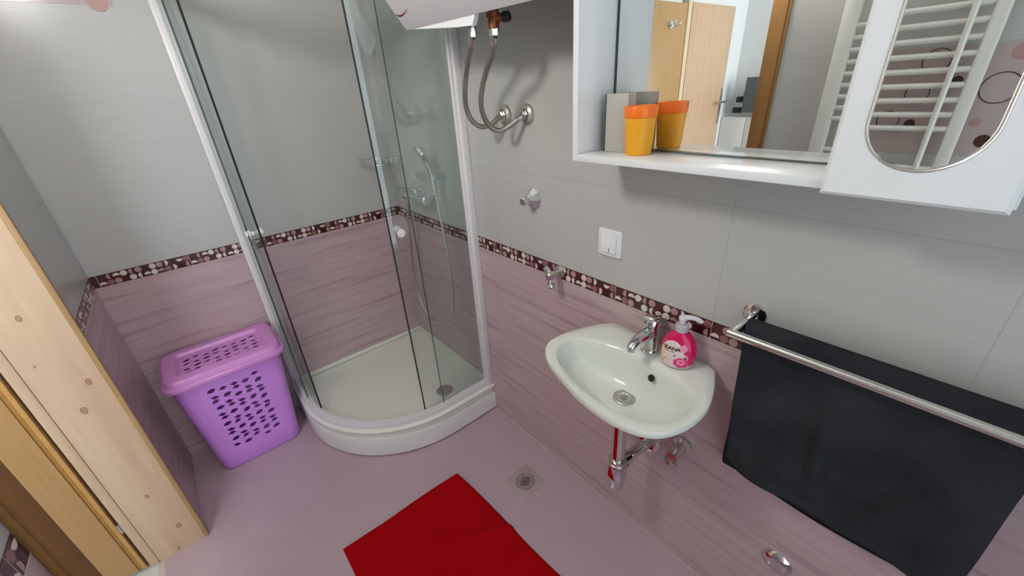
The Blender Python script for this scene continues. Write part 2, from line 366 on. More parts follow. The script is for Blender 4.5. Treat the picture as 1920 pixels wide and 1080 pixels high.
# patterned mosaic strip -------------------------------------------------
PAT = [('.', 'wU'), ('pL', 'B'), ('wU', 'P'), ('W', '.'), ('pL', 'W'), ('P', 'wL'), ('.', 'wU'), ('W', 'W'), ('P', 'pU'),
       ('wR', 'B'), ('.', 'wR'), ('wD', 's'), ('B', 'pL')]
def strip(name, p0, direction, normal, length, phase, label):
    """p0 = start at bottom; runs along direction for length"""
    bm = BM(); d = Vector(direction); n = Vector(normal); z = Vector((0, 0, 1)); P0 = Vector(p0)
    H = ZS - ZB; per = 0.3087; cw = per / 13; ch = H / 2
    def quad(a0, a1, z0, z1, h0, h1, mi):
        ps = [P0 + d * a0 + z * z0, P0 + d * a1 + z * z0, P0 + d * a1 + z * z1, P0 + d * a0 + z * z1]
        prism(bm, [p + n * h0 for p in ps], n * (h1 - h0), mi)
    quad(0, length, 0, H, -0.004, 0.0015, 0)
    quad(0, length, -0.0025, 0, -0.002, 0.0022, 4)
    k0 = int(math.floor(-phase / per)) - 1
    for k in range(k0, k0 + int(length / per) + 4):
        s0 = phase + k * per
        if 0 < s0 < length: quad(s0 - 0.0008, s0 + 0.0008, 0, H, 0, 0.0017, 4)
        for c, (tp, bt) in enumerate(PAT):
            for row, code in ((1, tp), (0, bt)):
                cx = s0 + (c + 0.5) * cw; cz = (row + 0.5) * ch
                if cx < cw * 0.5 or cx > length - cw * 0.5 or code == '.': continue
                if code == 's': quad(cx - cw * .5, cx + cw * .5, cz - ch * .5, cz + ch * .5, 0, 0.0019, 5); continue
                mi = {'W': 1, 'w': 1, 'P': 2, 'p': 2, 'B': 3}[code[0]]
                r = 0.0112; off = Vector((0, 0)); a0, a1 = 0, 2 * PI
                if len(code) == 2:
                    a0 = {'U': 0, 'L': PI / 2, 'D': PI, 'R': -PI / 2}[code[1]]; a1 = a0 + PI
                    off = {'U': (0, -.35), 'L': (.35, 0), 'D': (0, .35), 'R': (-.35, 0)}[code[1]]
                N = 16
                ps = []
                for q in range(N + (1 if len(code) == 2 else 0)):
                    a = a0 + (a1 - a0) * q / N
                    ps.append(P0 + d * (cx + off[0] * r + r * math.cos(a)) + z * (cz + off[1] * r + r * math.sin(a)) + n * 0.0012)
                prism(bm, ps, n * 0.001, mi)
    return struct(name, bm, ['brown', 'dotw', 'dotp', 'dotb', 'bead', 'brown2'], label=label)
strip('trim_1', (0, 0, ZB), (0, -1, 0), (-1, 0, 0), -FRONT, 1.5548 - 0.3087 * 6, 'brown dotted mosaic border along the right wall')
strip('trim_2', (-W, 0, ZB), (1, 0, 0), (0, -1, 0), W, 0.02, 'brown dotted mosaic border along the back wall')
strip('trim_3', (-W, 0, ZB), (0, -1, 0), (1, 0, 0), -(DY1 + 0.012), 0.01, 'brown dotted mosaic border on the left wall beside the pine jamb')
strip('trim_4', (-W, -1.40, ZB), (0, -1, 0), (1, 0, 0), -FRONT - 1.40, 0.05, 'brown dotted mosaic border on the left wall past the doorway')
# decor tiles with rings / dots
def decor(name, o, u, n, uw, rings, dots, label):
    bm = BM(); o, u, n = Vector(o), Vector(u), Vector(n); z = Vector((0, 0, 1))
    prism(bm, [o, o + u * uw, o + u * uw + z * (TH - .002), o + z * (TH - .002)], n * 0.0012, 0)
    for a, b, r in rings:
        N = 40; c = o + u * a + z * b + n * 0.0012
        rin = [[c + (u * math.cos(2 * PI * i / N) + z * math.sin(2 * PI * i / N)) * rr + n * h for i in range(N)] for rr, h in ((r, 0), (r, .0008), (r - .0028, .0008), (r - .0028, 0))]
        loft(bm, rin, 1, False, False)
    for a, b, r, mi in dots:
        N = 28; c = o + u * a + z * b + n * 0.0012
        prism(bm, [c + (u * math.cos(2 * PI * i / N) + z * math.sin(2 * PI * i / N)) * r for i in range(N)], n * 0.0007, mi)
    return struct(name, bm, ['pinktile', 'ring', 'reddot'], label=label)
decor('trim_5', (-W, YC, ZS + TH), (0, -1, 0), (1, 0, 0), TW,
      [(0.295, 0.19, 0.042), (0.14, 0.27, 0.034), (0.12, 0.18, 0.030), (0.07, 0.10, 0.03), (0.41, 0.08, 0.035)],
      [(0.31, 0.280, 0.020, 2), (0.20, 0.212, 0.014, 1), (0.127, 0.09, 0.014, 1), (0.275, 0.097, 0.012, 2), (0.305, 0.045, 0.018, 1), (0.42, 0.21, 0.016, 2)],
      'pale pink decor tile with brown rings behind the towel radiator')
decor('trim_6', (-W + .001, 0, ZS + 3 * TH), (1, 0, 0), (0, -1, 0), 0.427,
      [(0.12, 0.2, 0.04), (0.30, 0.17, 0.035)], [(0.385, 0.012, 0.03, 2), (0.22, 0.09, 0.016, 1)], 'pale pink decor tile high on the back wall')

# door lining and frames ---------------------------------------------------
D = root('door_1', (-1.41, DY1, 0), '', 'x'); del D['category']; D['kind'] = 'structure'; D['label'] = 'pine and honey wood frame of the open doorway on the left'
bm = BM(); box(bm, (-1.484, DY1, 0), (-W + 0.006, DY1 + 0.014, DZ + .02), 0.0015); obj('jamb_board', bm, 'pine', D)['label'] = 'knotty pine jamb board'
bm = BM(); box(bm, (-W + 0.006, DY1 - 0.0015, 0.0), (-W + 0.0195, DY1 + 0.014, DZ + .02), 0.0015); obj('jamb_edge', bm, 'pineedge', D)
bm = BM(); box(bm, (-1.512, DY1, 0), (-1.4855, DY1 + 0.014, DZ + .02), 0.002); obj('jamb_strip', bm, 'pine', D)['label'] = 'narrow pine strip beside the groove'
bm = BM(); box(bm, (-1.512, DY0 - .02, DZ), (-W + 0.008, DY1 + .014, DZ + 0.02), 0.002); obj('head_board', bm, 'honey', D)
bm = BM(); box(bm, (-1.512, DY0 - 0.018, 0), (-W + 0.002, DY0, DZ), 0.002); obj('jamb_board', bm, 'ochreshade', D)
bm = BM(); box(bm, (-W, DY0 - 0.050, 0), (-W + 0.016, DY0 + 0.012, DZ + .05), 0.004); box(bm, (-W, DY0 - 0.062, 0), (-W + 0.010, DY0 - 0.05, DZ + .05), 0.003)
obj('architrave', bm, 'ochreshade', D)['label'] = 'architrave on the near side of the doorway, its backlit shade put into the brown colour'
# open door leaf (hinged on the far jamb, swung out into the hall)
D2 = root('door_2', (-1.53, DY1 + .01, 0), '', 'x'); del D2['category']; D2['kind'] = 'structure'; D2['label'] = 'honey coloured door leaf standing open into the hall'
LY = DY1 + 0.003
bm = BM(); box(bm, (-1.90, LY, 0.012), (-1.545, LY + 0.038, 1.985), 0.003); obj('leaf', bm, ['leaf'], D2)
bm = BM(); box(bm, (-1.545, LY + 0.004, 0.012), (-1.532, LY + 0.03, 1.985), 0.002); obj('rebate_strip', bm, 'honeyshade', D2)
bm = BM(); box(bm, (-1.532, LY - 0.006, 0.012), (-1.520, LY + 0.03, 1.985), 0.002); obj('edge_strip', bm, 'honey', D2)
for hz in (0.22, 1.72):
    bm = BM(); cyl(bm, (-1.516, LY - 0.004, hz), (-1.516, LY - 0.004, hz + 0.045), 0.004, 12); box(bm, (-1.516, LY - .003, hz), (-1.509, LY - .001, hz + .045)); obj('hinge', bm, 'satin', D2)
hk = BM(); cyl(hk, (-1.732, LY, 1.866), (-1.732, LY - 0.006, 1.866), 0.022, 20)
for s in (-1, 1): tube(hk, [(-1.732, LY - .006, 1.866), (-1.732 + s * 0.012, LY - .03, 1.86), (-1.732 + s * 0.03, LY - .045, 1.872), (-1.732 + s * .034, LY - .045, 1.886)], 0.005)
tag(obj('coat_hook', hk, 'chrome'), 'small chrome double coat hook high on the wooden door panel in the mirror', 'hook')
# second door in the hall
D3 = root('door_3', (-1.95, DY1, 0), '', 'x'); del D3['category']; D3['kind'] = 'structure'; D3['label'] = 'light beech door with a lever handle seen in the mirror'
bm = BM(); box(bm, (-1.943, LY - .004, 0), (-1.902, LY + 0.035, 2.05), 0.002); obj('frame_post', bm, 'cream', D3)
bm = BM(); box(bm, (-1.955, LY, 0), (-1.9435, LY + 0.03, 2.0), 0.001); obj('seam', bm, 'ochreshade', D3)  # dark strip fills the gap, its shade given by the colour
bm = BM(); box(bm, (-2.50, LY, 0.01), (-1.957, LY + 0.038, 1.995), 0.003); obj('leaf', bm, 'beech', D3)
bm = BM(); cyl(bm, (-1.948, LY - .006, 1.165), (-1.948, LY - .006, 1.225), 0.006, 12); box(bm, (-1.97, LY - .003, 1.165), (-1.93, LY - .001, 1.225)); obj('hinge', bm, 'satin', D3)
bm = BM(); box(bm, (-2.487, LY - 0.006, 1.235), (-2.462, LY, 1.481), 0.002); cyl(bm, (-2.475, LY - .006, 1.39), (-2.475, LY - .045, 1.39), 0.008, 12); tube(bm, [(-2.475, LY - .045, 1.39), (-2.43, LY - .048, 1.392), (-2.37, LY - .045, 1.388)], 0.008)
obj('door_handle', bm, 'satin', D3)['label'] = 'brass coloured lever handle on a long plate'

# wall lamp above the doorway
LMP = (-W, -1.30, 2.20)
L = root('wall_lamp', LMP, 'round white wall lamp above the doorway', 'lamp')
bm = BM(); lathe(bm, LMP, (1, 0, 0), [(0.12, 0), (0.12, 0.018), (0.115, 0.022)], 32); obj('lamp_base', bm, 'white', L)
bm = BM(); lathe(bm, (LMP[0] + 0.022, LMP[1], LMP[2]), (1, 0, 0), [(0.112, 0), (0.115, 0.04), (0.10, 0.075), (0.06, 0.095), (0, 0.10)], 32); obj('lamp_shade', bm, 'lamp', L)

# ================================================================= SHOWER
S = root('shower_enclosure', (-0.40, -0.40, 0), 'white quadrant shower enclosure with green tinted sliding glass doors in the corner', 'shower')
def quadrant(off, z, r=0.55, side=0.82, n=14):
    """outline of the tray, inset by off"""
    c = -(side - r); rr = r - off; s = side - off; e = 0.0
    pts = [Vector((-e, -e, z)), Vector((-s, -e, z))]
    pts.append(Vector((-s, c, z)))
    for k in range(1, n + 1):
        a = PI / 2 * k / n; pts.append(Vector((c - rr * math.cos(a), c - rr * math.sin(a), z)))
    pts.append(Vector((-e, -s, z)))
    return pts
bm = BM()
loft(bm, [quadrant(o, z) for o, z in ((0.006, 0.007), (0, 0.010), (0.0, 0.100), (0.003, 0.108), (0.020, 0.109))], cap1=False)
obj('front_panel', bm, 'enamel', S, ang=30)
bm = BM()
loft(bm, [quadrant(o, z) for o, z in ((0.030, 0.0), (0.030, 0.104), (0.018, 0.108), (0.018, 0.132), (0.008, 0.145), (0.0, 0.152), (-0.001, 0.158), (0.004, 0.164), (0.012, 0.166), (0.055, 0.166), (0.060, 0.164), (0.075, 0.150), (0.10, 0.147))], cap0=False, cap1=True)
box(bm, (-0.80, -0.004, 0.15), (-0.0, 0, 0.176), 0.001); box(bm, (-0.004, -0.80, 0.15), (0, 0, 0.176), 0.001)
obj('tray', bm, 'trayin', S, ang=30)
for px, py in ((-0.70, -0.64), (-0.115, -0.817)):
    pass
def rail_path(off):
    r, side = 0.55, 0.82; c = -(side - r); rr = r - off; s = side - off
    pts = [Vector((-s, 0, 0)), Vector((-s, c * 0.5, 0)), Vector((-s, c, 0))]
    for k in range(1, 25):
        a = PI / 2 * k / 24; pts.append(Vector((c - rr * math.cos(a), c - rr * math.sin(a), 0)))
    pts += [Vector((c * .5, -s, 0)), Vector((0, -s, 0))]
    return pts
def wall_sweep(bm, o0, o1, z0, z1, pts0=None, pts1=None, mi=0):
    a = pts0 or rail_path(o0); b = pts1 or rail_path(o1); zz = lambda P, z: [Vector((p.x, p.y, z)) for p in P]
    V = [[bm.verts.new(q) for q in r] for r in (zz(a, z0), zz(a, z1), zz(b, z1), zz(b, z0))]
    n = len(V[0])
    for k in range(4):
        A, B = V[k], V[(k + 1) % 4]
        for i in range(n - 1): bm.faces.new((A[i], A[i + 1], B[i + 1], B[i])).material_index = mi
    for i in (0, n - 1): bm.faces.new([V[k][i] for k in range(4)]).material_index = mi
bm = BM(); wall_sweep(bm, 0.014, 0.050, 0.165, 0.192); wall_sweep(bm, 0.018, 0.030, 0.19, 0.203); obj('bottom_rail', bm, 'frame', S)
bm = BM(); wall_sweep(bm, 0.012, 0.050, 1.965, 2.01); obj('top_rail', bm, 'frame', S)
bm = BM(); box(bm, (-0.812, -0.030, 0.165), (-0.772, 0, 2.01), 0.003); box(bm, (-0.800, -0.042, 0.19), (-0.785, -0.028, 1.97), 0.002); obj('wall_profile', bm, 'frame', S)
bm = BM(); box(bm, (-0.030, -0.812, 0.165), (0, -0.772, 2.01), 0.003); box(bm, (-0.042, -0.800, 0.19), (-0.028, -0.785, 1.97), 0.002); obj('wall_profile', bm, 'frame', S)
def seg_path(off, a0, a1, straight, flip):
    """left side path: from angle a1 (leading) back to a0 then straight; flip mirrors to the right side"""
    r, side = 0.55, 0.82; c = -(side - r); rr = r - off; s = side - off
    P = [Vector((-s, straight, 0))]
    if straight < c * 0.99 and False: pass
    P.append(Vector((-s, c, 0))) if a1 > 0 else None
    n = 10
    if a1 > 0:
        for k in range(1, n + 1):
            a = math.radians(a1 * k / n); P.append(Vector((c - rr * math.cos(a), c - rr * math.sin(a), 0)))
    if flip: P = [Vector((p.y, p.x, 0)) for p in P]
    return P
for flip in (False, True):
    # fixed pane near the wall, straight
    e = -0.255 if not flip else -0.29
    a = [Vector((-0.792, -0.036, 0)), Vector((-0.792, e, 0))]; b = [Vector((-0.786, -0.036, 0)), Vector((-0.786, e, 0))]
    if flip: a = [Vector((p.y, p.x, 0)) for p in a]; b = [Vector((p.y, p.x, 0)) for p in b]
    bm = BM(); wall_sweep(bm, 0, 0, 0.20, 1.966, a, b); obj('fixed_pane', bm, 'glass', S)
    c0 = a[1]; w_ = Vector((0.0012, 0, 0)) if not flip else Vector((0, 0.0012, 0))
    bm = BM(); box(bm, (c0.x - .0002, c0.y - .0015, 0.20) if not flip else (c0.x - .0015, c0.y - .0002, 0.20), (c0.x + .0062, c0.y + .0005, 1.966) if not flip else (c0.x + .0005, c0.y + .0062, 1.966)); obj('pane_edge', bm, 'mirroredge', S)
    lead = 12.5
    a = seg_path(0.044, 0, lead, -0.055, flip); b = seg_path(0.050, 0, lead, -0.055, flip)
    dr = bpy.data.objects.new('sliding_door', None); 
    bm = BM(); wall_sweep(bm, 0, 0, 0.20, 1.966, a, b); dr = obj('sliding_door', bm, 'glass', S)
    p, q = a[-1], b[-1]; t = (a[-1] - a[-2]).normalized()
    sw = [[p - t * .001, p + t * .0045], [q - t * .001, q + t * .0045]]
    bm = BM(); loft(bm, [[Vector((v.x, v.y, z)) for v in (sw[0][0], sw[0][1], sw[1][1], sw[1][0])] for z in (0.196, 1.966)]); obj('magnetic_seal', bm, 'black', dr)['label'] = 'black seal on the door edge'
    # knob
    ang = math.radians(5 if not flip else 8.5); r = 0.503; c = -0.27
    n = Vector((-math.cos(ang), -math.sin(ang), 0)); kp = Vector((c, c, 0)) + n * r
    if flip: n = Vector((n.y, n.x, 0)); kp = Vector((kp.y, kp.x, 0))
    kp.z = 1.105 if not flip else 1.10
    bm = BM(); lathe(bm, kp, n, [(0.010, 0.003), (0.010, 0.012), (0.017, 0.016), (0.018, 0.028), (0.015, 0.033), (0, 0.034)], 24)
    lathe(bm, kp, -n, [(0.010, 0.003), (0.010, 0.012), (0.017, 0.016), (0.018, 0.028), (0.015, 0.033), (0, 0.034)], 24)
    lathe(bm, kp, n, [(0.0185, 0.024), (0.0195, 0.028), (0.0185, 0.031)], 24, mi=1)
    obj('door_knob', bm, ['white', 'chrome'], dr)['label'] = 'round white door knob'
bm = BM(); lathe(bm, (-0.21, -0.655, 0.144), (0, 0, 1), [(0.045, 0), (0.045, 0.003), (0.040, 0.0045), (0, 0.006)], 32); obj('tray_drain', bm, 'satin', S)
for px, py in ((-0.655, -0.655), (-0.12, -0.8205)):
    n = Vector((px + .27, py + .27, 0)).normalized() if px < -.3 else Vector((0, -1, 0)); o_ = Vector((-.27, -.27, 0)) + n * 0.55 if px < -.3 else Vector((px, -0.82, 0))
    bm = BM(); lathe(bm, o_ + Vector((0, 0, 0.022)) - n * .001, n, [(0.006, 0), (0.006, 0.003), (0.003, 0.005), (0, 0.005)], 14); obj('screw_cap', bm, 'white', S)

# shower mixer, hose, handset, soap dish behind the glass
X = root('shower_mixer', (-0.05, -0.38, 1.12), 'chrome shower mixer with a long looping hose behind the shower glass', 'shower mixer')
bm = BM()
for y in (-0.31, -0.46): lathe(bm, (0, y, 1.12), (-1, 0, 0), [(0.032, 0), (0.03, 0.006), (0.014, 0.014), (0.014, 0.05)], 24)
cyl(bm, (-0.06, -0.27, 1.12), (-0.06, -0.50, 1.12), 0.024, 24, bev=0.004); obj('mixer_body', bm, 'chrome', X)
bm = BM(); cyl(bm, (-0.06, -0.385, 1.14), (-0.06, -0.385, 1.165), 0.02, 20, bev=.003); tube(bm, [(-0.06, -0.385, 1.16), (-0.10, -0.385, 1.175), (-0.15, -0.385, 1.185)], 0.007); obj('lever', bm, 'chrome', X)
bm = BM(); tube(bm, [(-0.06, -0.30, 1.10), (-0.07, -0.284, 1.022), (-0.07, -0.257, 0.868), (-0.07, -0.229, 0.701), (-0.07, -0.236, 0.515), (-0.07, -0.312, 0.411), (-0.07, -0.452, 0.43), (-0.07, -0.564, 0.50), (-0.07, -0.623, 0.593), (-0.07, -0.646, 0.737), (-0.07, -0.638, 0.904), (-0.07, -0.623, 1.033), (-0.065, -0.603, 1.135), (-0.06, -0.585, 1.19)], 0.0065, 10); obj('shower_hose', bm, 'satin', X)
bm = BM(); cyl(bm, (-0.0, -0.585, 1.24), (-0.05, -0.585, 1.24), 0.016, 16); tube(bm, [(-0.06, -0.585, 1.18), (-0.062, -0.575, 1.26), (-0.085, -0.56, 1.34)], 0.012); lathe(bm, (-0.085, -0.56, 1.345), (-0.8, 0.2, -0.5), [(0.015, -0.02), (0.042, 0.0), (0.042, 0.012), (0, 0.014)], 28); obj('handset', bm, 'chrome', X)
SD = root('soap_basket', (-0.06, -0.08, 1.25), 'small wire corner soap basket behind the shower glass', 'soap basket')
bm = BM(); tube(bm, [(-0.01, -0.16, 1.26), (-0.10, -0.15, 1.26), (-0.16, -0.10, 1.26), (-0.17, -0.01, 1.26)], 0.003); tube(bm, [(-0.01, -0.16, 1.295), (-0.10, -0.15, 1.295), (-0.16, -0.10, 1.295), (-0.17, -0.01, 1.295)], 0.003)
obj('rim_wires', bm, 'chrome', SD)
bm = BM()
for k in range(9):
    a = PI / 2 * (k + .5) / 9; cyl(bm, (-0.012, -0.012, 1.258), (-0.155 * math.sin(a) - .01, -0.145 * math.cos(a) - .01, 1.258), 0.0018, 8); cyl(bm, (-0.155 * math.sin(a) - .01, -0.145 * math.cos(a) - .01, 1.258), (-0.155 * math.sin(a) - .01, -0.145 * math.cos(a) - .01, 1.295), 0.0018, 8)
obj('base_wires', bm, 'chrome', SD)

# ================================================================= LAUNDRY BASKET
B = root('laundry_basket', (-1.045, -0.17, 0), 'violet plastic laundry basket with cut-out front beside the shower', 'laundry basket')
def br(inset, z, lo=None):
    t = z / 0.56
    x0 = -1.222 + (-1.258 + 1.222) * t; x1 = -0.875 + (-0.832 + 0.875) * t
    y0 = -0.262 + (-0.312 + 0.262) * t; y1 = -0.06 + (-0.022 + 0.06) * t
    return rrect(x0 + inset, x1 - inset, y0 + inset, y1 - inset, 0.045 - inset * .5, z, 6)
bm = BM()
loft(bm, [br(0.006, 0.002), br(0.0, 0.012), br(0.0, 0.10), br(0, 0.25), br(0, 0.40), br(0.0, 0.56), br(0.003, 0.56), br(0.003, 0.40), br(0.003, 0.25), br(0.003, 0.1), br(0.004, 0.012)])
body = obj('basket_body', bm, ['basket', 'basket'], B)
def bean(cx, cz, ang, L, H, smile):
    pts = []; N = 8
    for k in range(N + 1):
        t = -1 + 2 * k / N; pts.append((t * L, H * (1 - t * t) * (0.62 if smile else 0.42)))
    for k in range(N - 1, 0, -1):
        t = -1 + 2 * k / N; pts.append((t * L, -H * (1 - t * t) * 0.42 if smile == 0 else -H * 0.16 * (1 - t * t) * math.cos(t * 4)))
    if smile < 0: pts = [(x, -y) for x, y in pts]
    ca, sa = math.cos(ang), math.sin(ang)
    return [(cx + x * ca - y * sa, cz + x * sa + y * ca) for x, y in pts]
bm = BM()
kinds = [(0.45, 0), (-0.15, -1), (0.25, 1)]
for c in range(5):
    for r in range(11):
        k = (r + c * 2) % 3; a, sm = kinds[k]; a += random.uniform(-.25, .25)
        cx = -1.130 + c * 0.0425 + (r % 2) * 0.004; cz = 0.478 - r * 0.0335 - (c % 2) * 0.013
        poly = bean(cx, cz, a, 0.0180, 0.0260, sm)
        prism(bm, [Vector((x, -0.40, z)) for x, z in poly], (0, 0.20, 0), 0)
cut = obj('cutter', bm, 'basket'); boolean(body, cut)
LD = (-1.277, -0.812, -0.338, -0.010)
def lr(inset, z): return rrect(LD[0] + inset, LD[1] - inset, LD[2] + inset, LD[3] - inset, max(0.055 - inset * .6, .012), z, 6)
bm = BM()
loft(bm, [lr(0.004, 0.543), lr(0.0, 0.543), lr(0.0, 0.556), lr(0.004, 0.561), lr(0.010, 0.563), lr(0.013, 0.578), lr(0.018, 0.586), lr(0.026, 0.588), lr(0.060, 0.590), lr(0.066, 0.586), lr(0.072, 0.574), lr(0.078, 0.572)], cap0=False)
lid = obj('basket_lid', bm, 'lid', B)
md = lid.modifiers.new('s', 'SOLIDIFY'); md.thickness = 0.003; md.offset = -1
bpy.context.view_layer.update(); dg = bpy.context.evaluated_depsgraph_get(); lid.data = bpy.data.meshes.new_from_object(lid.evaluated_get(dg)); lid.modifiers.clear()
bm = BM()
for c in range(8):
    for r in range(4):
        k = (r + c * 2) % 3; a, sm = kinds[k]; a += random.uniform(-.25, .25)
        poly = bean(-1.175 + c * 0.0375, -0.245 + r * 0.040 + (c % 2) * .008, a, 0.0175, 0.0250, sm)
        prism(bm, [Vector((x, y, 0.54)) for x, y in poly], (0, 0, 0.06), 0)
cut = obj('cutter', bm, 'lid'); boolean(lid, cut)

# ================================================================= WATER HEATER
H = root('water_heater', (0, -1.15, 1.9), 'light grey horizontal water heater high on the right wall', 'water heater')
prof = [(-0.001, 1.95), (-0.03, 1.93), (-0.09, 1.86), (-0.18, 1.79), (-0.235, 1.763), (-0.25, 1.7597), (-0.258, 1.768), (-0.307, 1.835), (-0.345, 1.91), (-0.358, 2.0), (-0.345, 2.1), (-0.29, 2.19), (-0.2, 2.24), (-0.06, 2.25), (-0.001, 2.25)]
bm = BM(); prism(bm, [Vector((x, -0.901, z)) for x, z in prof], (0, -0.58, -0.014))
obj('heater_shell', bm, 'heater', H, ang=50)
bm = BM(); cap = []
for s, y in ((0.80, -0.903), (0.80, -0.875), (0.76, -0.855), (0.66, -0.84), (0.4, -0.83), (0.1, -0.827)):
    cap.append([Vector((-0.215 + (x + 0.19) * s, y, 2.01 + (z - 2.01) * s)) for x, z in prof])
loft(bm, cap, cap0=False); obj('end_cap', bm, 'heater', H, ang=50)
bm = BM(); vs = [(-0.249, -0.91, 1.761), (-0.249, -1.262, 1.752), (-0.249, -1.2473, 1.7298), (-0.249, -1.18, 1.7335)]
loft(bm, [[Vector(v) for v in vs], [Vector((-0.236, v[1], v[2])) for v in vs]]); obj('bottom_cover', bm, 'lacquer', H)
bm = BM(); nn = Vector((-0.797, 0, -0.604)).normalized()
sw = [(-.2805, -.9040, 1.8000), (-.2762, -.912, 1.7943), (-.2744, -.922, 1.7919), (-.2748, -.940, 1.7924), (-.2770, -.956, 1.7953), (-.2805, -.975, 1.8000), (-.2845, -.995, 1.8053)]
sw2 = [(-.2815, -.976, 1.8013), (-.2790, -.957, 1.7980), (-.2775, -.940, 1.7960), (-.2775, -.922, 1.7960), (-.2790, -.912, 1.7980)]
prism(bm, [Vector(p) + nn * 0.0005 for p in sw + sw2], nn * 0.0015); obj('swoosh_emblem', bm, 'swoosh', H)['label'] = 'dark red curved emblem'
bm = BM(); lathe(bm, (-0.19, -1.164, 1.775), (0, 0, -1), [(0.010, 0), (0.010, 0.046), (0.0125, 0.047), (0.0125, 0.062), (0.009, 0.064)], 6); obj('outlet_nut', bm, 'chrome', H)
SV = root('safety_valve', (-0.19, -1.261, 1.74), 'brass safety valve with black cap under the water heater', 'valve')
bm = BM(); lathe(bm, (-0.19, -1.261, 1.784), (0, 0, -1), [(0.014, 0), (0.014, 0.026), (0.018, 0.027), (0.018, 0.038), (0.014, 0.040), (0.014, 0.062), (0.012, 0.064)], 20); cyl(bm, (-0.19, -1.261, 1.744), (-0.178, -1.295, 1.744), 0.010, 16); obj('valve_body', bm, 'brass', SV)
bm = BM(); cyl(bm, (-0.180, -1.289, 1.744), (-0.174, -1.306, 1.744), 0.0125, 18, bev=.002); obj('valve_cap', bm, 'black', SV)
bm = BM(); lathe(bm, (-0.19, -1.261, 1.722), (0, 0, -1), [(0.014, 0), (0.014, 0.016), (0.010, 0.018)], 6); obj('valve_nut', bm, 'chrome', SV)
def hose(name, pts, label):
    bm = BM(); tube(bm, pts, 0.0082, 12); o = obj(name, bm, 'braid'); tag(o, label, 'hose', 'heater hoses')
    for a, b in ((pts[0], pts[1]), (pts[-1], pts[-2])):
        d = (Vector(b) - Vector(a)).normalized(); c = BM(); cyl(c, Vector(a), Vector(a) + d * 0.024, 0.0092, 16); obj('ferrule', c, 'satin', o)
    return o
hose('braided_hose', [(-0.19, -1.164, 1.712), (-0.18, -1.125, 1.675), (-0.16, -1.07, 1.625), (-0.155, -1.048, 1.581), (-0.14, -1.023, 1.534), (-0.12, -1.02, 1.490), (-0.09, -1.030, 1.467), (-0.06, -1.045, 1.472), (-0.035, -1.053, 1.489), (-0.012, -1.055, 1.498)], 'braided steel hose from the heater to the rosette nearer the shower')
hose('braided_hose', [(-0.19, -1.261, 1.704), (-0.178, -1.232, 1.666), (-0.16, -1.178, 1.633), (-0.155, -1.144, 1.592), (-0.15, -1.122, 1.549), (-0.135, -1.107, 1.509), (-0.11, -1.103, 1.473), (-0.085, -1.118, 1.457), (-0.06, -1.135, 1.465), (-0.035, -1.155, 1.485), (-0.012, -1.1685, 1.500)], 'braided steel hose from the brass valve to the rosette nearer the cabinet')
def rosette(name, y, z, label, r=0.033):
    t = root(name, (0, y, z), label, 'wall fitting', 'hose wall rosettes')
    bm = BM(); lathe(bm, (0, y, z), (-1, 0, 0), [(r, 0), (r, 0.003), (r * .93, 0.009), (r * .6, 0.014), (r * .5, 0.012), (0.3 * r, 0.012)], 32); obj('flange', bm, 'satin', t)
    bm = BM(); lathe(bm, (0, y, z), (-1, 0, 0), [(0.012, 0.010), (0.012, 0.024), (0.009, 0.026)], 6); obj('nut', bm, 'chrome', t)
rosette('wall_rosette', -1.055, 1.498, 'round metal wall rosette of the left heater hose')
rosette('wall_rosette', -1.1685, 1.500, 'round metal wall rosette of the right heater hose')

# shut-off valve
V = root('shut_off_valve', (0, -1.184, 1.2225), 'chrome built-in stop valve alone on the grey tiles left of the switch', 'valve')
bm = BM(); lathe(bm, (0, -1.184, 1.2225), (-1, 0, 0), [(0.040, 0), (0.040, 0.003), (0.034, 0.008), (0.018, 0.026), (0.014, 0.030), (0.0, 0.030)], 8); obj('flange', bm, 'chrome', V, ang=20)
bm = BM(); lathe(bm, (-0.026, -1.184, 1.2225), (-1, 0, 0), [(0.013, 0), (0.013, 0.006), (0.016, 0.010), (0.016, 0.026), (0.012, 0.030), (0, 0.030)], 8); obj('knob', bm, 'chrome', V, ang=20)

# light switch
V = root('light_switch', (0, -1.525, 1.138), 'square white light switch below the cabinet corner', 'switch')
bm = BM(); loft(bm, [[Vector((-x, -1.525 + p.x, 1.138 + p.y)) for p in rrect(-s, s, -s, s, 0.008, 0)] for x, s in ((0, 0.043), (0.006, 0.043), (0.0095, 0.0395))]); obj('frame_plate', bm, 'switch', V)
bm = BM(); loft(bm, [[Vector((-x - (.002 if p.y < 0 else 0), -1.525 + p.x, 1.138 + p.y)) for p in rrect(-s, s, -s, s, 0.005, 0)] for x, s in ((0.007, 0.0285), (0.0135, 0.0285), (0.0150, 0.0265))]); obj('rocker', bm, 'switch', V)
bm = BM(); 
lathe(bm, (-0.0168, -1.531, 1.1165), (-1, 0, 0), [(0.0022, 0), (0.0022, 0.0006)], 12); box(bm, (-0.0168, -1.5305, 1.118), (-0.0175, -1.5318, 1.1265)); box(bm, (-0.0168, -1.531, 1.1265), (-0.0175, -1.536, 1.1253))
obj('switch_symbol', bm, 'mark', V)

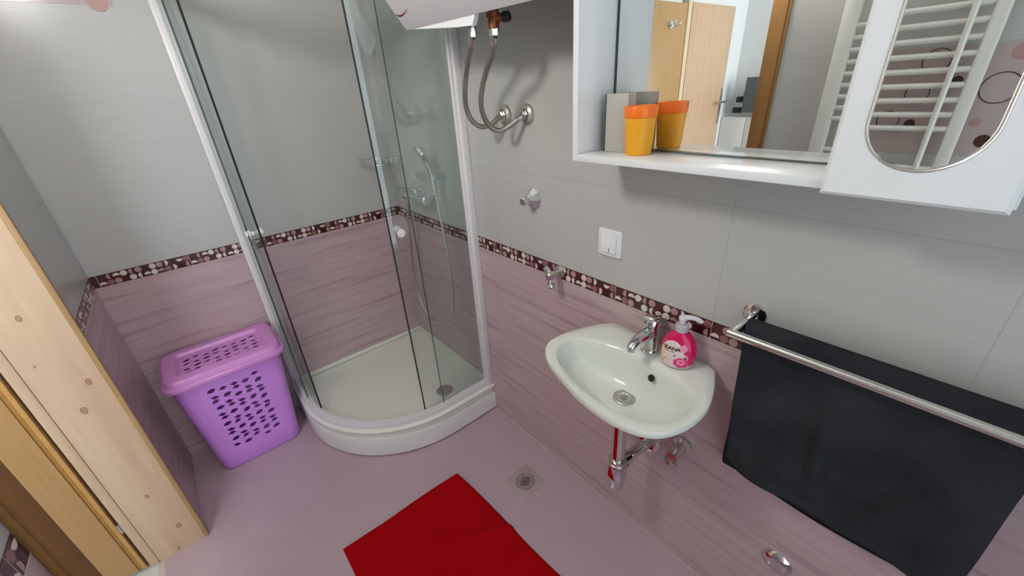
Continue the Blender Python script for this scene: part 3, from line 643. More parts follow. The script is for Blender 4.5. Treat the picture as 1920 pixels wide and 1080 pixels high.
# small angle valve on the strip
V = root('washing_machine_tap', (0, -1.312, 0.976), 'small chrome angle valve on the mosaic border', 'tap')
bm = BM(); lathe(bm, (0, -1.312, 0.976), (-1, 0, 0), [(0.025, 0), (0.024, 0.005), (0.014, 0.010), (0.013, 0.040), (0.015, 0.042), (0.015, 0.062), (0.010, 0.066), (0, 0.066)], 20); tube(bm, [(-0.045, -1.312, 0.976), (-0.05, -1.300, 0.995), (-0.052, -1.29, 1.005)], 0.009); obj('tap_body', bm, 'satin', V)
bm = BM(); lathe(bm, (-0.056, -1.316, 0.962), (0, -0.1, -1), [(0.007, -.006), (0.008, 0.012), (0.014, 0.014), (0.017, 0.021), (0.012, 0.028), (0, 0.029)], 20); obj('tap_handle', bm, 'chrome', V)

# ================================================================= WASH BASIN
K = root('wash_basin', (-0.17, -1.72, 0.70), 'small white ceramic wash basin on the right wall', 'basin')
OUT = [(-.272, -1.507), (-.235, -1.478), (-.194, -1.471), (-.12, -1.482), (-.062, -1.507), (-.022, -1.535), (-.001, -1.56), (-.001, -1.65), (-.001, -1.80), (-.001, -1.885), (-.022, -1.903), (-.059, -1.921), (-.121, -1.943), (-.17, -1.951), (-.225, -1.948), (-.275, -1.933), (-.315, -1.905), (-.341, -1.856), (-.351, -1.787), (-.345, -1.71), (-.328, -1.642), (-.300, -1.555)]
INN = [(-.248, -1.537), (-.195, -1.510), (-.14, -1.530), (-.108, -1.60), (-.092, -1.68), (-.092, -1.75), (-.10, -1.82), (-.122, -1.88), (-.165, -1.915), (-.225, -1.918), (-.275, -1.893), (-.305, -1.84), (-.318, -1.77), (-.308, -1.67), (-.28, -1.585)]
C0 = Vector((-0.195, -1.715))
def ang_ring(poly, n=72):
    P = [Vector((p.x, p.y)) for p in catmull([(x, y, 0) for x, y in poly], 6, True)]
    out = []
    for k in range(n):
        a = 2 * PI * k / n; d = Vector((math.cos(a), math.sin(a))); best = None
        for i in range(len(P)):
            p, q = P[i] - C0, P[(i + 1) % len(P)] - C0; e = q - p
            den = d.x * e.y - d.y * e.x
            if abs(den) < 1e-12: continue
            t = (p.x * e.y - p.y * e.x) / den; s = (p.x * d.y - p.y * d.x) / den
            if t > 0 and -1e-6 <= s <= 1 + 1e-6 and (best is None or t > best): best = t
        out.append(C0 + d * best)
    return out
RO, RI = ang_ring(OUT), ang_ring(INN)
DR = Vector((-0.156, -1.717))
def zdeck(p): return 0.858 + max(0.0, (p.x + 0.10)) * 0.10
def toward(ring, c, s): return [c + (p - c) * s for p in ring]
def mixr(a, b, t): return [p.lerp(q, t) for p, q in zip(a, b)]
def cl(ring): return [Vector((min(p.x, -0.0005), p.y)) for p in ring]
rings = []
UC = Vector((-0.12, -1.72))
for s, z in ((0.16, 0.715), (0.30, 0.725), (0.52, 0.755), (0.72, 0.79), (0.88, 0.82), (0.955, 0.835)):
    rr = []
    for p in RO:
        q = UC + (p - UC) * s
        if p.x > -0.01: q.x = min(p.x, UC.x + (p.x - UC.x) * (s ** 0.3))
        rr.append(Vector((q.x, q.y, z)))
    rings.append(rr)
for t, dz in ((-0.02, -0.022), (-0.0, -0.014), (0.0, -0.005), (0.05, 0.0), (0.35, 0.0005), (0.80, -0.001), (0.93, -0.003)):
    rings.append([Vector((p.x, p.y, zdeck(p) + dz)) for p in (cl(mixr(RO, RI, t)) if t >= 0 else toward(RO, C0, 0.985))])
for s, z in ((1.0, 0.848), (0.965, 0.835), (0.93, 0.815), (0.87, 0.79), (0.74, 0.768), (0.55, 0.754), (0.35, 0.746), (0.24, 0.742)):
    c = C0.lerp(DR, 1 - s)
    ring = [c + (p - C0) * s for p in RI]; rings.append([Vector((p.x, p.y, z)) for p in ring])
rings.append([Vector((DR.x + 0.020 * math.cos(2 * PI * k / 72), DR.y + 0.020 * math.sin(2 * PI * k / 72), 0.7405)) for k in range(72)])
bm = BM(); loft(bm, rings); basin = obj('basin_bowl', bm, 'ceramic', K, ang=60)
bm = BM(); lathe(bm, (DR.x, DR.y, 0.7445), (0, 0, 1), [(0.0325, -.004), (0.0325, 0.001), (0.030, 0.0025), (0.020, 0.0015), (0.017, -0.002), (0.0, -0.003)], 40, mi=0)
for k in range(22):
    a = 2 * PI * k / 22
    for rr, off in ((0.0285, 0), (0.0235, .5)):
        a2 = a + off * 2 * PI / 22; lathe(bm, (DR.x + rr * math.cos(a2), DR.y + rr * math.sin(a2), 0.7466), (0, 0, 1), [(0.0012, -.001), (0.0012, 0.0005)], 8, mi=1)
for rr, n in ((0.0, 1), (0.005, 6), (0.010, 12)):
    for k in range(n): a2 = 2 * PI * k / n; lathe(bm, (DR.x + rr * math.cos(a2), DR.y + rr * math.sin(a2), 0.7425), (0, 0, 1), [(0.0012, -.001), (0.0012, 0.0005)], 8, mi=1)
obj('basin_drain', bm, ['satin', 'hole'], K)
# overflow hole on the back wall of the bowl
bm = BM(); oc = Vector((-0.104, -1.768, 0.816)); on_ = Vector((-0.80, 0.02, 0.55)).normalized()
lathe(bm, oc + on_ * -0.004, on_, [(0.0115, 0), (0.0115, 0.0055), (0.0100, 0.0062), (0.0095, 0.005)], 24, mi=0, cap=False); lathe(bm, oc, on_, [(0.0096, 0.0), (0.0096, 0.0012)], 24, mi=1)
obj('overflow_hole', bm, ['satin', 'hole'], K)
# trap
Tp = root('sink_trap', (-0.16, -1.715, 0.45), 'chrome bottle trap and pipe under the basin', 'drain trap')
bm = BM(); cyl(bm, (-0.16, -1.715, 0.475), (-0.16, -1.715, 0.72), 0.0205, 28); obj('down_pipe', bm, 'chrome', Tp)
bm = BM(); lathe(bm, (-0.16, -1.715, 0.492), (0, 0, -1), [(0.021, 0), (0.028, 0.001), (0.029, 0.008), (0.027, 0.011), (0.0295, 0.013), (0.030, 0.020), (0.028, 0.024)], 28); obj('nut_ring', bm, 'satin', Tp)
bm = BM(); lathe(bm, (-0.16, -1.715, 0.470), (0, 0, -1), [(0.028, 0), (0.0295, 0.004), (0.031, 0.026), (0.034, 0.036), (0.0335, 0.050), (0.028, 0.062), (0.0275, 0.092), (0.024, 0.106), (0.015, 0.115), (0, 0.117)], 28); obj('trap_cup', bm, 'chrome', Tp)
bm = BM(); cyl(bm, (-0.145, -1.717, 0.462), (0, -1.738, 0.477), 0.0175, 24); cyl(bm, (-0.132, -1.7191, 0.463), (-0.108, -1.7225, 0.466), 0.024, 14); obj('waste_pipe', bm, 'chrome', Tp)
bm = BM(); lathe(bm, (0, -1.738, 0.477), (-1, 0, 0), [(0.040, 0), (0.040, 0.004), (0.035, 0.014), (0.026, 0.018), (0.026, 0.034), (0.018, 0.036)], 32); obj('wall_flange', bm, 'chrome', Tp)
V = root('angle_valve', (0, -1.845, 0.535), 'chrome angle valve under the right end of the basin', 'valve')
bm = BM(); lathe(bm, (0, -1.845, 0.535), (-1, 0, 0), [(0.032, 0), (0.030, 0.007), (0.017, 0.014), (0.016, 0.05), (0.018, 0.052), (0.018, 0.07), (0.0, 0.072)], 24); tube(bm, [(-0.055, -1.845, 0.535), (-0.056, -1.845, 0.575)], 0.009, smooth=2); obj('valve_body', bm, 'satin', V)
bm = BM(); lathe(bm, (-0.055, -1.842, 0.528), (0, 0.15, -1), [(0.012, 0), (0.013, 0.014), (0.020, 0.017), (0.022, 0.030), (0.017, 0.040), (0, 0.040)], 10); obj('valve_handle', bm, 'satin', V)
V = root('blanking_cap', (0, -2.159, 0.322), 'round chrome blanking cap low on the mauve wall below the towel', 'wall fitting')
bm = BM(); lathe(bm, (0, -2.159, 0.322), (-1, 0, 0), [(0.038, 0), (0.038, 0.003), (0.032, 0.010), (0.018, 0.016), (0, 0.018)], 36); obj('cap_disc', bm, 'chrome', V)

# faucet
F = root('basin_faucet', (-0.045, -1.718, 0.862), 'chrome single-lever mixer faucet on the basin', 'faucet')
fx, fy = -0.047, -1.718
bm = BM(); lathe(bm, (fx, fy, 0.862), (0, 0, 1), [(0.0265, 0), (0.027, 0.004), (0.025, 0.007), (0.0238, 0.010), (0.024, 0.045), (0.0245, 0.075), (0.0235, 0.085)], 32); obj('faucet_body', bm, 'chrome', F)
bm = BM()
sp = []
for (dx, dz, wy, wz) in ((0.0, 0.058, 0.022, 0.024), (-0.022, 0.064, 0.021, 0.020), (-0.045, 0.068, 0.018, 0.014), (-0.070, 0.067, 0.015, 0.011), (-0.090, 0.060, 0.0135, 0.011), (-0.100, 0.050, 0.012, 0.012)):
    a = 0.0 if dx > -.08 else 0.5
    sp.append([Vector((fx + dx - math.sin(t) * wz * math.sin(a), fy + math.cos(t) * wy, 0.862 + dz + math.sin(t) * wz * math.cos(a))) for t in [2 * PI * k / 20 for k in range(20)]])
loft(bm, sp); lathe(bm, (fx - .094, fy, 0.862 + .058), (-0.25, 0, -1), [(0.0115, 0), (0.012, 0.016), (0.009, 0.018)], 20); obj('spout', bm, 'chrome', F, ang=60)
bm = BM(); lathe(bm, (fx, fy, 0.862 + 0.084), (0.15, 0, 1), [(0.0240, 0), (0.0250, 0.006), (0.0245, 0.018), (0.018, 0.028), (0.008, 0.032), (0, 0.033)], 28)
mt = Matrix.Translation((fx, fy, 0.862 + 0.105)) @ Euler((0, 0.30, 0)).to_matrix().to_4x4()
box(bm, (-0.030, -0.019, -0.002), (0.040, 0.019, 0.011), 0.006, 3, mtx=mt); obj('lever', bm, 'chrome', F, ang=40)
bm = BM(); lathe(bm, (fx - 0.0238, fy + 0.002, 0.862 + 0.036), (-1, 0, 0), [(0.003, 0), (0.0028, 0.001), (0, 0.0012)], 12); obj('index_dot', bm, 'satin', F)

# soap bottle -----------------------------------------------------------
SB = Vector((-0.060, -1.812, 0.8625)); sa = math.radians(20)   # width axis direction on the deck
UX = Vector((math.sin(sa), -math.cos(sa), 0)); VX = Vector((-math.cos(sa), -math.sin(sa), 0))   # u: to the right seen from the room, v: towards the room
Bt = root('soap_dispenser', tuple(SB), 'pink liquid soap bottle with pump standing on the basin beside the faucet', 'soap dispenser')
SPROF = [(0.0, 0.030, 0.018), (0.003, 0.036, 0.021), (0.018, 0.042, 0.0235), (0.040, 0.0455, 0.0245), (0.062, 0.0455, 0.0245), (0.082, 0.041, 0.0235), (0.097, 0.033, 0.0215), (0.108, 0.022, 0.018), (0.114, 0.0155, 0.0145), (0.118, 0.0145, 0.014)]
def sprof(h):
    for (h0, a0, b0), (h1, a1, b1) in zip(SPROF, SPROF[1:]):
        if h <= h1:
            t = (h - h0) / (h1 - h0); return a0 + (a1 - a0) * t, b0 + (b1 - b0) * t
    return SPROF[-1][1:]
def spt(u, h, off=0.0):
    a, b = sprof(h); a += off; b += off; c = max(-1, min(1, u / a)) if abs(u) < 10 else 0
    return SB + UX * (a * c) + VX * (b * math.sqrt(max(0, 1 - c * c))) + Vector((0, 0, h))
def ell(h, off=0): a, b = sprof(h); return [SB + UX * ((a + off) * math.cos(2 * PI * k / 40)) + VX * ((b + off) * math.sin(2 * PI * k / 40)) + Vector((0, 0, h)) for k in range(40)]
hs = [0, .003, .01, .018]; bm = BM(); loft(bm, [ell(h) for h in hs], 1, cap1=False); loft(bm, [ell(h) for h in (.018, .03, .04, .05, .062, .072, .082, .09, .097, .103, .108, .114, .118)], 0, cap0=False); bmesh.ops.remove_doubles(bm, verts=bm.verts, dist=1e-5)
obj('bottle', bm, ['soap', 'soapclear'], Bt, ang=60)
def patch(bm, pts2, off, mi, n=1):
    """polygon in label space (u,h): fan from centroid, mapped on the bottle"""
    c = (sum(p[0] for p in pts2) / len(pts2), sum(p[1] for p in pts2) / len(pts2)); rows = 5
    prev = [bm.verts.new(spt(*c, off))] * 1
    last = None
    for r in range(1, rows + 1):
        t = r / rows; cur = [bm.verts.new(spt(c[0] + (p[0] - c[0]) * t, c[1] + (p[1] - c[1]) * t, off)) for p in pts2]
        for i in range(len(cur)):
            j = (i + 1) % len(cur)
            f = bm.faces.new((prev[0], cur[i], cur[j])) if last is None else bm.faces.new((last[i], cur[i], cur[j], last[j]))
            f.material_index = mi
        last = cur
def circ(cx, cy, rx, ry, n=24, w=0.0, k=5): return [(cx + rx * (1 + w * math.cos(k * a)) * math.cos(a), cy + ry * (1 + w * math.cos(k * a)) * math.sin(a)) for a in [2 * PI * i / n for i in range(n)]]
bm = BM()
lab = [(-0.0385, 0.012), (-0.018, 0.007), (0.005, 0.008), (0.020, 0.020), (0.028, 0.044), (0.016, 0.058), (0.010, 0.076), (-0.006, 0.090), (-0.022, 0.088), (-0.036, 0.074), (-0.042, 0.045)]
lab = [(p.x, p.y) for p in catmull([(a, b, 0) for a, b in lab], 4, True)]
patch(bm, lab, 0.0004, 0)
patch(bm, circ(-0.0385, 0.042, 0.0038, 0.022), 0.0006, 1)
patch(bm, circ(0.012, 0.026, 0.0195, 0.0165, 40, 0.06, 7), 0.0008, 2); patch(bm, circ(0.012, 0.028, 0.010, 0.009, 30, 0.1, 5), 0.0010, 3); patch(bm, circ(0.012, 0.029, 0.0045, 0.004, 16), 0.0012, 2)
patch(bm, circ(0.014, 0.072, 0.010, 0.012, 30, 0.12, 5), 0.0007, 3)
patch(bm, circ(-0.006, 0.046, 0.0042, 0.0018), 0.0008, 4); patch(bm, circ(0.022, 0.043, 0.0045, 0.003), 0.0010, 4); patch(bm, circ(0.0225, 0.049, 0.004, 0.003), 0.0009, 3)
patch(bm, circ(-0.028, 0.030, 0.0013, 0.003), 0.0008, 4); patch(bm, circ(-0.023, 0.027, 0.002, 0.0015), 0.0008, 5)
obj('front_label', bm, ['label', 'labely', 'peony', 'peony2', 'leafp', 'collar'], Bt, ang=60)
def text_on(txt, u0, h0, size, name, tilt=0.0, off=0.0012, bold=0.0):
    cu = bpy.data.curves.new('t', 'FONT'); cu.body = txt; cu.size = size; cu.offset = bold; cu.resolution_u = 3
    to = bpy.data.objects.new('t', cu); COL.objects.link(to); bpy.context.view_layer.update()
    me = bpy.data.meshes.new_from_object(to.evaluated_get(bpy.context.evaluated_depsgraph_get())); bpy.data.objects.remove(to)
    b = BM(); b.from_mesh(me); bmesh.ops.subdivide_edges(b, edges=b.edges, cuts=1)
    for v in b.verts:
        u = u0 + v.co.x; h = h0 + v.co.y + tilt * v.co.x; v.co = spt(u, h, off)
    return obj(name, b, 'ink', Bt)
text_on('ISANA', -0.035, 0.0620, 0.0150, 'label_lettering', 0.0, bold=0.0005)
text_on('MILDE SEIFE', -0.034, 0.0550, 0.0052, 'label_lettering', 0.0)
z0 = SB + Vector((0, 0, 0.114))
bm = BM(); lathe(bm, z0, (0, 0, 1), [(0.0155, 0), (0.0175, 0.002), (0.0170, 0.010), (0.0172, 0.018), (0.015, 0.021), (0.007, 0.022)], 28); obj('pump_collar', bm, 'collar', Bt)
bm = BM(); lathe(bm, z0, (0, 0, 1), [(0.0055, 0.020), (0.0055, 0.030), (0.010, 0.033), (0.011, 0.041), (0.008, 0.044), (0, 0.0445)], 24)
dd = Vector((0.62, -0.78, 0)); tube(bm, [z0 + Vector((0, 0, 0.039)), z0 + dd * 0.018 + Vector((0, 0, 0.0405)), z0 + dd * 0.036 + Vector((0, 0, 0.036)), z0 + dd * 0.048 + Vector((0, 0, 0.028))], (0.0075, 0.0055), 12)
obj('pump_head', bm, 'pump', Bt)

# ================================================================= TOWEL RAIL + TOWEL
TR = root('towel_rail', (0, -2.2, 1.06), 'chrome double towel rail on the right wall', 'towel rail')
for y in (-1.955, -2.60):
    bm = BM(); lathe(bm, (0, y, 1.061), (-1, 0, 0), [(0.026, 0), (0.026, 0.004), (0.022, 0.006), (0, 0.006)], 32); obj('wall_flange', bm, 'chrome', TR)
    bm = BM(); box(bm, (-0.126, y - 0.006, 1.052), (0.0, y + 0.006, 1.066), 0.002); box(bm, (-0.095, y - 0.006, 1.044), (-0.045, y + .006, 1.054), 0.002); obj('bracket_arm', bm, 'chrome', TR)
bm = BM(); cyl(bm, (-0.122, -1.945, 1.0615), (-0.122, -2.61, 1.0615), 0.0092, 24, bev=.002); obj('front_bar', bm, 'steel', TR)
bm = BM(); cyl(bm, (-0.055, -1.95, 1.058), (-0.055, -2.61, 1.058), 0.0065, 20); obj('inner_bar', bm, 'steel', TR)
bm = BM()
NY = 60; rows = []
for j in range(NY + 1):
    t = j / NY; yy = -1.962 - t * (2.420 - 1.962)
    prof_ = []
    back = [(-0.024, 0.575), (-0.022, 0.68), (-0.022, 0.80), (-0.026, 0.90), (-0.032, 1.0)]
    top = [(-0.038, 1.05), (-0.047, 1.072), (-0.058, 1.076), (-0.068, 1.070), (-0.074, 1.052)]
    nfr = 22; zb_ = 0.650 + 0.003 * math.sin(t * 9) + 0.03 * max(0, 0.12 - t) / .12 - 0.004 * t
    for x, z in back: prof_.append((x, z + 0.006 * math.sin(t * 7 + 1) * (1.06 - z) * 2, 0))
    for x, z in top: prof_.append((x, z, 0))
    for k in range(1, nfr + 1):
        s = k / nfr; z = 1.052 + (zb_ - 1.052) * s
        fold = 0.007 * math.sin(t * 8 + 0.6 + s * 3) * s + 0.004 * math.sin(t * 19 + s * 6) * s + 0.003 * math.sin(s * 9 + t * 5) - 0.022 * math.exp(-((t - 0.42 - 0.05 * s) / 0.035) ** 2 - ((s - 0.55) / 0.22) ** 2) + 0.020 * math.exp(-(((t - 0.72) + (s - 0.62) * 0.5) / 0.03) ** 2 - ((t - .7) / .12) ** 2)
        x = -0.076 - 0.010 * s + fold * 1.1 + (0.004 if 0.90 < s < 0.955 else 0)
        prof_.append((max(x, -0.108), z, s))
    ring = []
    for (x, z, s) in prof_:
        edge = -0.026 * s * max(0, 1 - t * 6) - 0.012 * max(0, 0.9 - z) * max(0, 1 - t * 4)
        ring.append(Vector((x, yy + edge, z)))
    rows.append(ring)
V_ = [[bm.verts.new(p) for p in r] for r in rows]
for a, b in zip(V_, V_[1:]):
    for i in range(len(a) - 1): bm.faces.new((a[i], a[i + 1], b[i + 1], b[i]))
tw = obj('towel', bm, 'towel', ang=80)
md = tw.modifiers.new('s', 'SOLIDIFY'); md.thickness = 0.007; md.offset = 0
md = tw.modifiers.new('u', 'SUBSURF'); md.levels = 1; md.render_levels = 1
tag(tw, 'charcoal terry towel hanging over the towel rail', 'towel')

# ================================================================= CABINET
CX, CY0, CY1, CZ, CT = -0.178, -1.526, -2.262, 1.408, 2.02
Cb = root('mirror_cabinet', (0, -1.9, CZ), 'white wall cabinet with an open mirrored shelf and an oval mirror door', 'cabinet')
bm = BM()
box(bm, (CX, CY0, CZ), (0, CY0 - 0.016, CT), 0.0012); box(bm, (CX, CY1, CZ), (0, CY1 + 0.016, CT), 0.0012)
box(bm, (CX, CY0 - 0.016, CZ), (0, CY1 + .016, CZ + 0.016), 0.0012); box(bm, (CX, CY0 - 0.016, CT - 0.016), (0, CY1 + .016, CT), 0.0012)
box(bm, (CX + .002, -2.062, CZ + .016), (0, -2.078, CT - .016)); box(bm, (-0.04, CY0 - .016, CZ + .016), (-0.002, CY1 + .016, CT - .016))
obj('carcass', bm, 'lacquer', Cb)
MT = 0.021
def mx(y): return -0.0465 + (y + 1.80) * MT * 1.0
bm = BM(); ps = [Vector((mx(-1.5425) , -1.5425, 0)), Vector((mx(-2.0615), -2.0615, 0))]
loft(bm, [[Vector((p.x, p.y, z)) for p in (ps[0], ps[1])] + [Vector((-0.038, ps[1].y, z)), Vector((-0.038, ps[0].y, z))] for z in (CZ + .0165, CT - .017)])
obj('shelf_mirror', bm, 'mirror', Cb)['label'] = 'flat mirror at the back of the open shelf'
bm = BM(); box(bm, (mx(-1.545) - .003, -1.5422, CZ + .0165), (mx(-1.545), -1.5455, CT - .017)); box(bm, (mx(-1.8) - .0095, -1.5425, CZ + .0162), (mx(-1.8) - .0005, -2.0615, CZ + .0185)); obj('mirror_edging', bm, 'mirroredge', Cb)
# door with oval cut-out mirror
DX = -0.200; dy0, dy1 = -2.060, -2.2585
dr = BM()
def dpoly(ins, x): return [Vector((x, dy0 - ins, CZ - .003 + ins)), Vector((x, dy1 + ins, CZ - .003 + ins)), Vector((x, dy1 + ins, CT - ins)), Vector((x, dy0 - ins, CT - ins))]
oy, orr, oz0, oz1 = -2.157, 0.0625, 1.512, 1.92
def stad(rad, x, n=20):
    pts = [Vector((x, oy + rad * math.cos(PI + PI * k / n), oz0 + rad * math.sin(PI + PI * k / n))) for k in range(n + 1)]
    pts += [Vector((x, oy + rad * math.cos(PI * k / n), oz1 + rad * math.sin(PI * k / n))) for k in range(n + 1)]
    return pts
loft(dr, [dpoly(0, CX - .001), dpoly(0, DX + .005), dpoly(0.005, DX)], cap1=False)
def grid_ring():
    n = 42; outer = []
    st = stad(orr, DX)
    rect = dpoly(0.005, DX); cen = Vector((DX, oy, (oz0 + oz1) / 2))
    y0, y1, z0_, z1_ = dy0 - .005, dy1 + .005, CZ + .002, CT - .005
    for p in st:
        # project the stadium point outwards on the rectangle
        c = Vector((DX, oy, max(oz0, min(oz1, p.z)))); d = p - c; t = 1e9
        if abs(d.y) > 1e-9: t = min(t, ((y0 if d.y > 0 else y1) - c.y) / d.y)
        if abs(d.z) > 1e-9: t = min(t, ((z1_ if d.z > 0 else z0_) - c.z) / d.z)
        outer.append(c + d * t)
    return st, outer
st, outer = grid_ring()
# filled door front with opening
vi = [dr.verts.new(p) for p in st]; vo = [dr.verts.new(p) for p in outer]
for i in range(len(vi)):
    j = (i + 1) % len(vi); dr.faces.new((vi[i], vi[j], vo[j], vo[i]))
corners = dpoly(0.005, DX)
for cpt in corners:
    # add corner triangles between the two outer points that surround the corner
    best = None
    for i in range(len(vo)):
        j = (i + 1) % len(vo); a, b = vo[i].co, vo[j].co
        on_diff = (abs(a.y - cpt.y) < 1e-6 and abs(b.z - cpt.z) < 1e-6) or (abs(a.z - cpt.z) < 1e-6 and abs(b.y - cpt.y) < 1e-6)
        if on_diff and (best is None or (a - cpt).length + (b - cpt).length < best[0]): best = ((a - cpt).length + (b - cpt).length, vo[i], vo[j])
    if best and (best[1].co - cpt).length > 1e-6 and (best[2].co - cpt).length > 1e-6:
        dr.faces.new((best[1], dr.verts.new(cpt), best[2]))
rec = [dr.verts.new(p) for p in stad(orr, DX + .003)]
for i in range(len(vi)): dr.faces.new((vi[i], vi[(i + 1) % len(vi)], rec[(i + 1) % len(vi)], rec[i]))
bmesh.ops.remove_doubles(dr, verts=dr.verts, dist=1e-6)
door = obj('cabinet_door', dr, 'lacquer', Cb, ang=25)
bm = BM(); loft(bm, [stad(orr - .0005, DX + .0035), stad(orr - .0005, DX + .0005), stad(orr - .002, DX + .0)]); obj('oval_mirror', bm, 'mirror', door, ang=1)
def track(bm, pts, r, seg=8):
    n = len(pts); V2 = []
    for i, p in enumerate(pts):
        t = (pts[(i + 1) % n] - pts[i - 1]).normalized(); nrm = Vector((1, 0, 0)); s = t.cross(nrm)
        V2.append([bm.verts.new(p + (nrm * math.cos(2 * PI * k / seg) + s * math.sin(2 * PI * k / seg)) * r) for k in range(seg)])
    for i in range(n):
        for k in range(seg): bm.faces.new((V2[i][k], V2[i][(k + 1) % seg], V2[(i + 1) % n][(k + 1) % seg], V2[(i + 1) % n][k]))
bm = BM(); track(bm, stad(orr + .0008, DX - .0002), 0.0014); obj('oval_bead', bm, 'steel', door)['label'] = 'thin silver bead around the oval mirror'

# things on the shelf
SZ = CZ + 0.016
bm = BM(); lathe(bm, (-0.107, -1.668, SZ), (0, 0, 1), [(0.0, 0.0), (0.027, 0.0), (0.029, 0.002), (0.0345, 0.082), (0.0335, 0.082), (0.028, 0.004), (0, 0.003)], 40, cap=False)
cup = root('orange_cup', (-0.107, -1.668, SZ), 'orange and yellow plastic cup on the cabinet shelf', 'cup')
obj('cup_body', bm, 'cup', cup)
bm = BM(); lathe(bm, (-0.107, -1.668, SZ), (0, 0, 1), [(0.0345, 0.080), (0.0358, 0.081), (0.0372, 0.103), (0.0365, 0.1045), (0.0352, 0.103), (0.0338, 0.081)], 40, cap=False); obj('cup_rim', bm, 'cuprim', cup)
bx = root('taupe_box', (-0.09, -1.592, SZ), 'upright taupe box on the cabinet shelf behind the orange cup', 'box')
bm = BM(); box(bm, (-0.104, -1.5675, SZ), (-0.072, -1.630, SZ + 0.130), 0.0015); obj('box_body', bm, 'greybox', bx)
bm = BM(); box(bm, (-0.1045, -1.5645, SZ), (-0.0715, -1.5675, SZ + 0.130), 0.0005); obj('edge_strip', bm, 'mirroredge', bx)  # added dark strip, painted shadow line down the box's left side

# ================================================================= FLOOR THINGS
bm = BM(); box(bm, (-0.266, -1.342, 0.0), (-0.130, -1.214, 0.0025), 0.001)
FD = root('floor_drain', (-0.197, -1.278, 0), 'square floor drain plate with wavy slots beside the red mat', 'floor drain')
box(bm, (-0.2685, -1.344, 0), (-0.266, -1.212, 0.002), mi=1); box(bm, (-0.130, -1.344, 0), (-0.1275, -1.212, 0.002), mi=1)
obj('plate', bm, [mat('matt_drain_steel', (0.45, 0.355, 0.365), 0.35, 0.1), M['bead']], FD)
bm = BM(); lathe(bm, (-0.197, -1.278, 0.0025), (0, 0, 1), [(0.0400, 0), (0.0400, 0.0006), (0.038, 0.0008), (0.0378, 0.0001)], 40, mi=0)
lathe(bm, (-0.197, -1.278, 0.0025), (0, 0, 1), [(0.0415, 0), (0.0415, 0.0003), (0.0395, 0.0003)], 40, mi=1, cap=False)
dirv = Vector((0.56, -0.83, 0)).normalized(); per = Vector((-dirv.y, dirv.x, 0))
for k in range(4):
    c = Vector((-0.197, -1.278, 0.0035)) + per * (k - 1.5) * 0.012; hl = 0.020 if k in (1, 2) else 0.017
    tube(bm, [c + dirv * hl * t + per * 0.0035 * math.sin(t * PI) for t in (-1, -.6, -.3, 0, .3, .6, 1)], 0.0016, 6, mi=1, smooth=3)
obj('grate', bm, ['satin', 'hole'], FD)
# red bath mat
bm = BM(); A, Bp = Vector((-0.398, -1.033)), Vector((-0.924, -1.012)); Cc = Vector((-0.352, -1.80)); Dd = Vector((-0.945, -1.80))
NX, NZ = 60, 80
def mp(u, v):
    p = A.lerp(Bp, u).lerp(Cc.lerp(Dd, u), v)
    e = min(u, 1 - u, v, 1 - v); p = p + Vector((0.004 * math.sin(v * 7), 0.005 * math.sin(u * 5 + .5))) * (1 if v < .99 else 0)
    z = 0.013 * min(1, (e / 0.025)) ** 0.4 if e < 0.025 else 0.013
    q = Vector((p.x + 0.44 + 0.0, p.y + 1.44)); 
    d = ((p.x + 0.37) * 0.45 + (p.y + 1.405) * 0.89); z += 0.012 * math.exp(-(d / 0.013) ** 2) * max(0, 1 - u * 1.5)
    z += 0.002 * math.sin(u * 9 + v * 4) + 0.0015 * math.sin(v * 17 - u * 6)
    return Vector((p.x, p.y, max(z, 0.001)))
V_ = [[bm.verts.new(mp(i / NX, j / NZ)) for i in range(NX + 1)] for j in range(NZ + 1)]
for a, b in zip(V_, V_[1:]):
    for i in range(NX): bm.faces.new((a[i], a[i + 1], b[i + 1], b[i]))
per_ = V_[0][:] + [r[-1] for r in V_[1:]] + V_[-1][-2::-1] + [r[0] for r in V_[-2:0:-1]]
bot = [bm.verts.new((v.co.x, v.co.y, 0.0005)) for v in per_]
for i in range(len(per_)): bm.faces.new((per_[i], per_[(i + 1) % len(per_)], bot[(i + 1) % len(per_)], bot[i]))
bm.faces.new(bot)
tag(obj('bath_mat', bm, 'mat', ang=60), 'red terry bath mat on the lilac floor', 'mat')

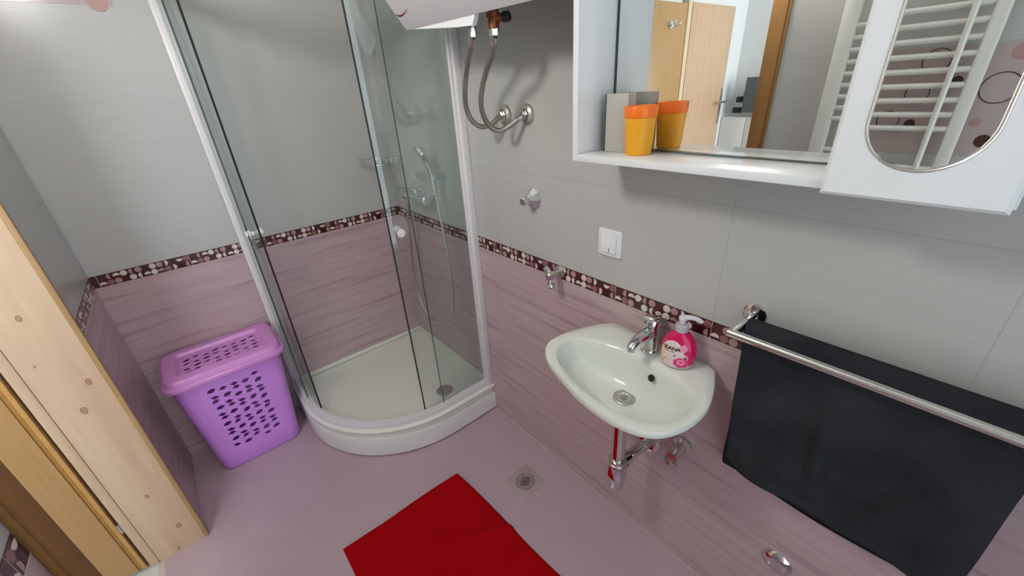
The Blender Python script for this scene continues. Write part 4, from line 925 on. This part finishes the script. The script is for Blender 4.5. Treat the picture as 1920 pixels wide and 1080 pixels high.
# ================================================================= SEEN IN THE MIRRORS
RX = -W + 0.05
Rd = root('towel_radiator', (RX, -1.84, 1.3), 'white ladder towel radiator on the left wall seen in the oval mirror', 'radiator')
for y in (-1.632, -2.102):
    hw = 0.026 if y > -1.8 else 0.016
    bm = BM(); box(bm, (RX - 0.016, y - hw, 0.75), (RX + 0.016, y + hw, 2.0), 0.005); obj('side_rail', bm, 'rad', Rd)
zs = [1.39 + 0.0405 * k for k in range(9)] + [1.27 - 0.0405 * k for k in range(6)] + [0.95 - .0405 * k for k in range(4)] + [1.85, 1.89, 1.93]
for z in zs:
    bm = BM(); cyl(bm, (RX + .004, -1.632, z), (RX + .004, -2.102, z), 0.0085, 16); obj('rung', bm, 'rad', Rd)
bm = BM(); cyl(bm, (RX + 0.022, -2.050, 0.76), (RX + 0.022, -2.050, 1.96), 0.0075, 12); obj('front_rod', bm, 'rad', Rd)
for z in (0.85, 1.78):
    for y in (-1.70, -2.03):
        bm = BM(); cyl(bm, (-W, y, z), (RX - .012, y, z), 0.008, 12); box(bm, (RX - .014, y - .012, z - .03), (RX - .004, y + .012, z + .03), 0.002); obj('wall_bracket', bm, 'rad', Rd)
TV = root('wall_tv', (-2.66, -0.9, 1.45), 'dark flat television on a wall arm seen in the cabinet mirror', 'television')
bm = BM(); mt = Matrix.Translation((-2.60, -0.655, 1.43)) @ Euler((0, 0, -0.12)).to_matrix().to_4x4()
box(bm, (-0.015, -0.60, -0.125), (0.012, -0.03, 0.115), 0.003, mtx=mt); obj('screen', bm, 'tv', TV)
bm = BM(); box(bm, (HX, -0.62, 1.36), (HX + .02, -0.70, 1.44), 0.002); box(bm, (HX + .02, -0.63, 1.375), (-2.60, -0.665, 1.415), 0.003); box(bm, (-2.64, -0.61, 1.30), (-2.61, -0.68, 1.34), 0.003); obj('wall_arm', bm, 'black', TV)
Wd = root('white_dresser', (-2.68, -1.0, 0), 'white dresser below the television seen in the cabinet mirror', 'dresser')
bm = BM(); box(bm, (HX + .005, -0.535, 0), (-2.63, -1.6, 1.27), 0.003); obj('body', bm, 'paint', Wd)
bm = BM(); box(bm, (-2.63, -0.535, 0.05), (-2.612, -0.722, 1.268), 0.002); obj('door', bm, 'paint', Wd)
bm = BM(); box(bm, (-2.63, -0.726, 0.05), (-2.612, -1.15, 1.268), 0.002); obj('door', bm, 'paint', Wd)
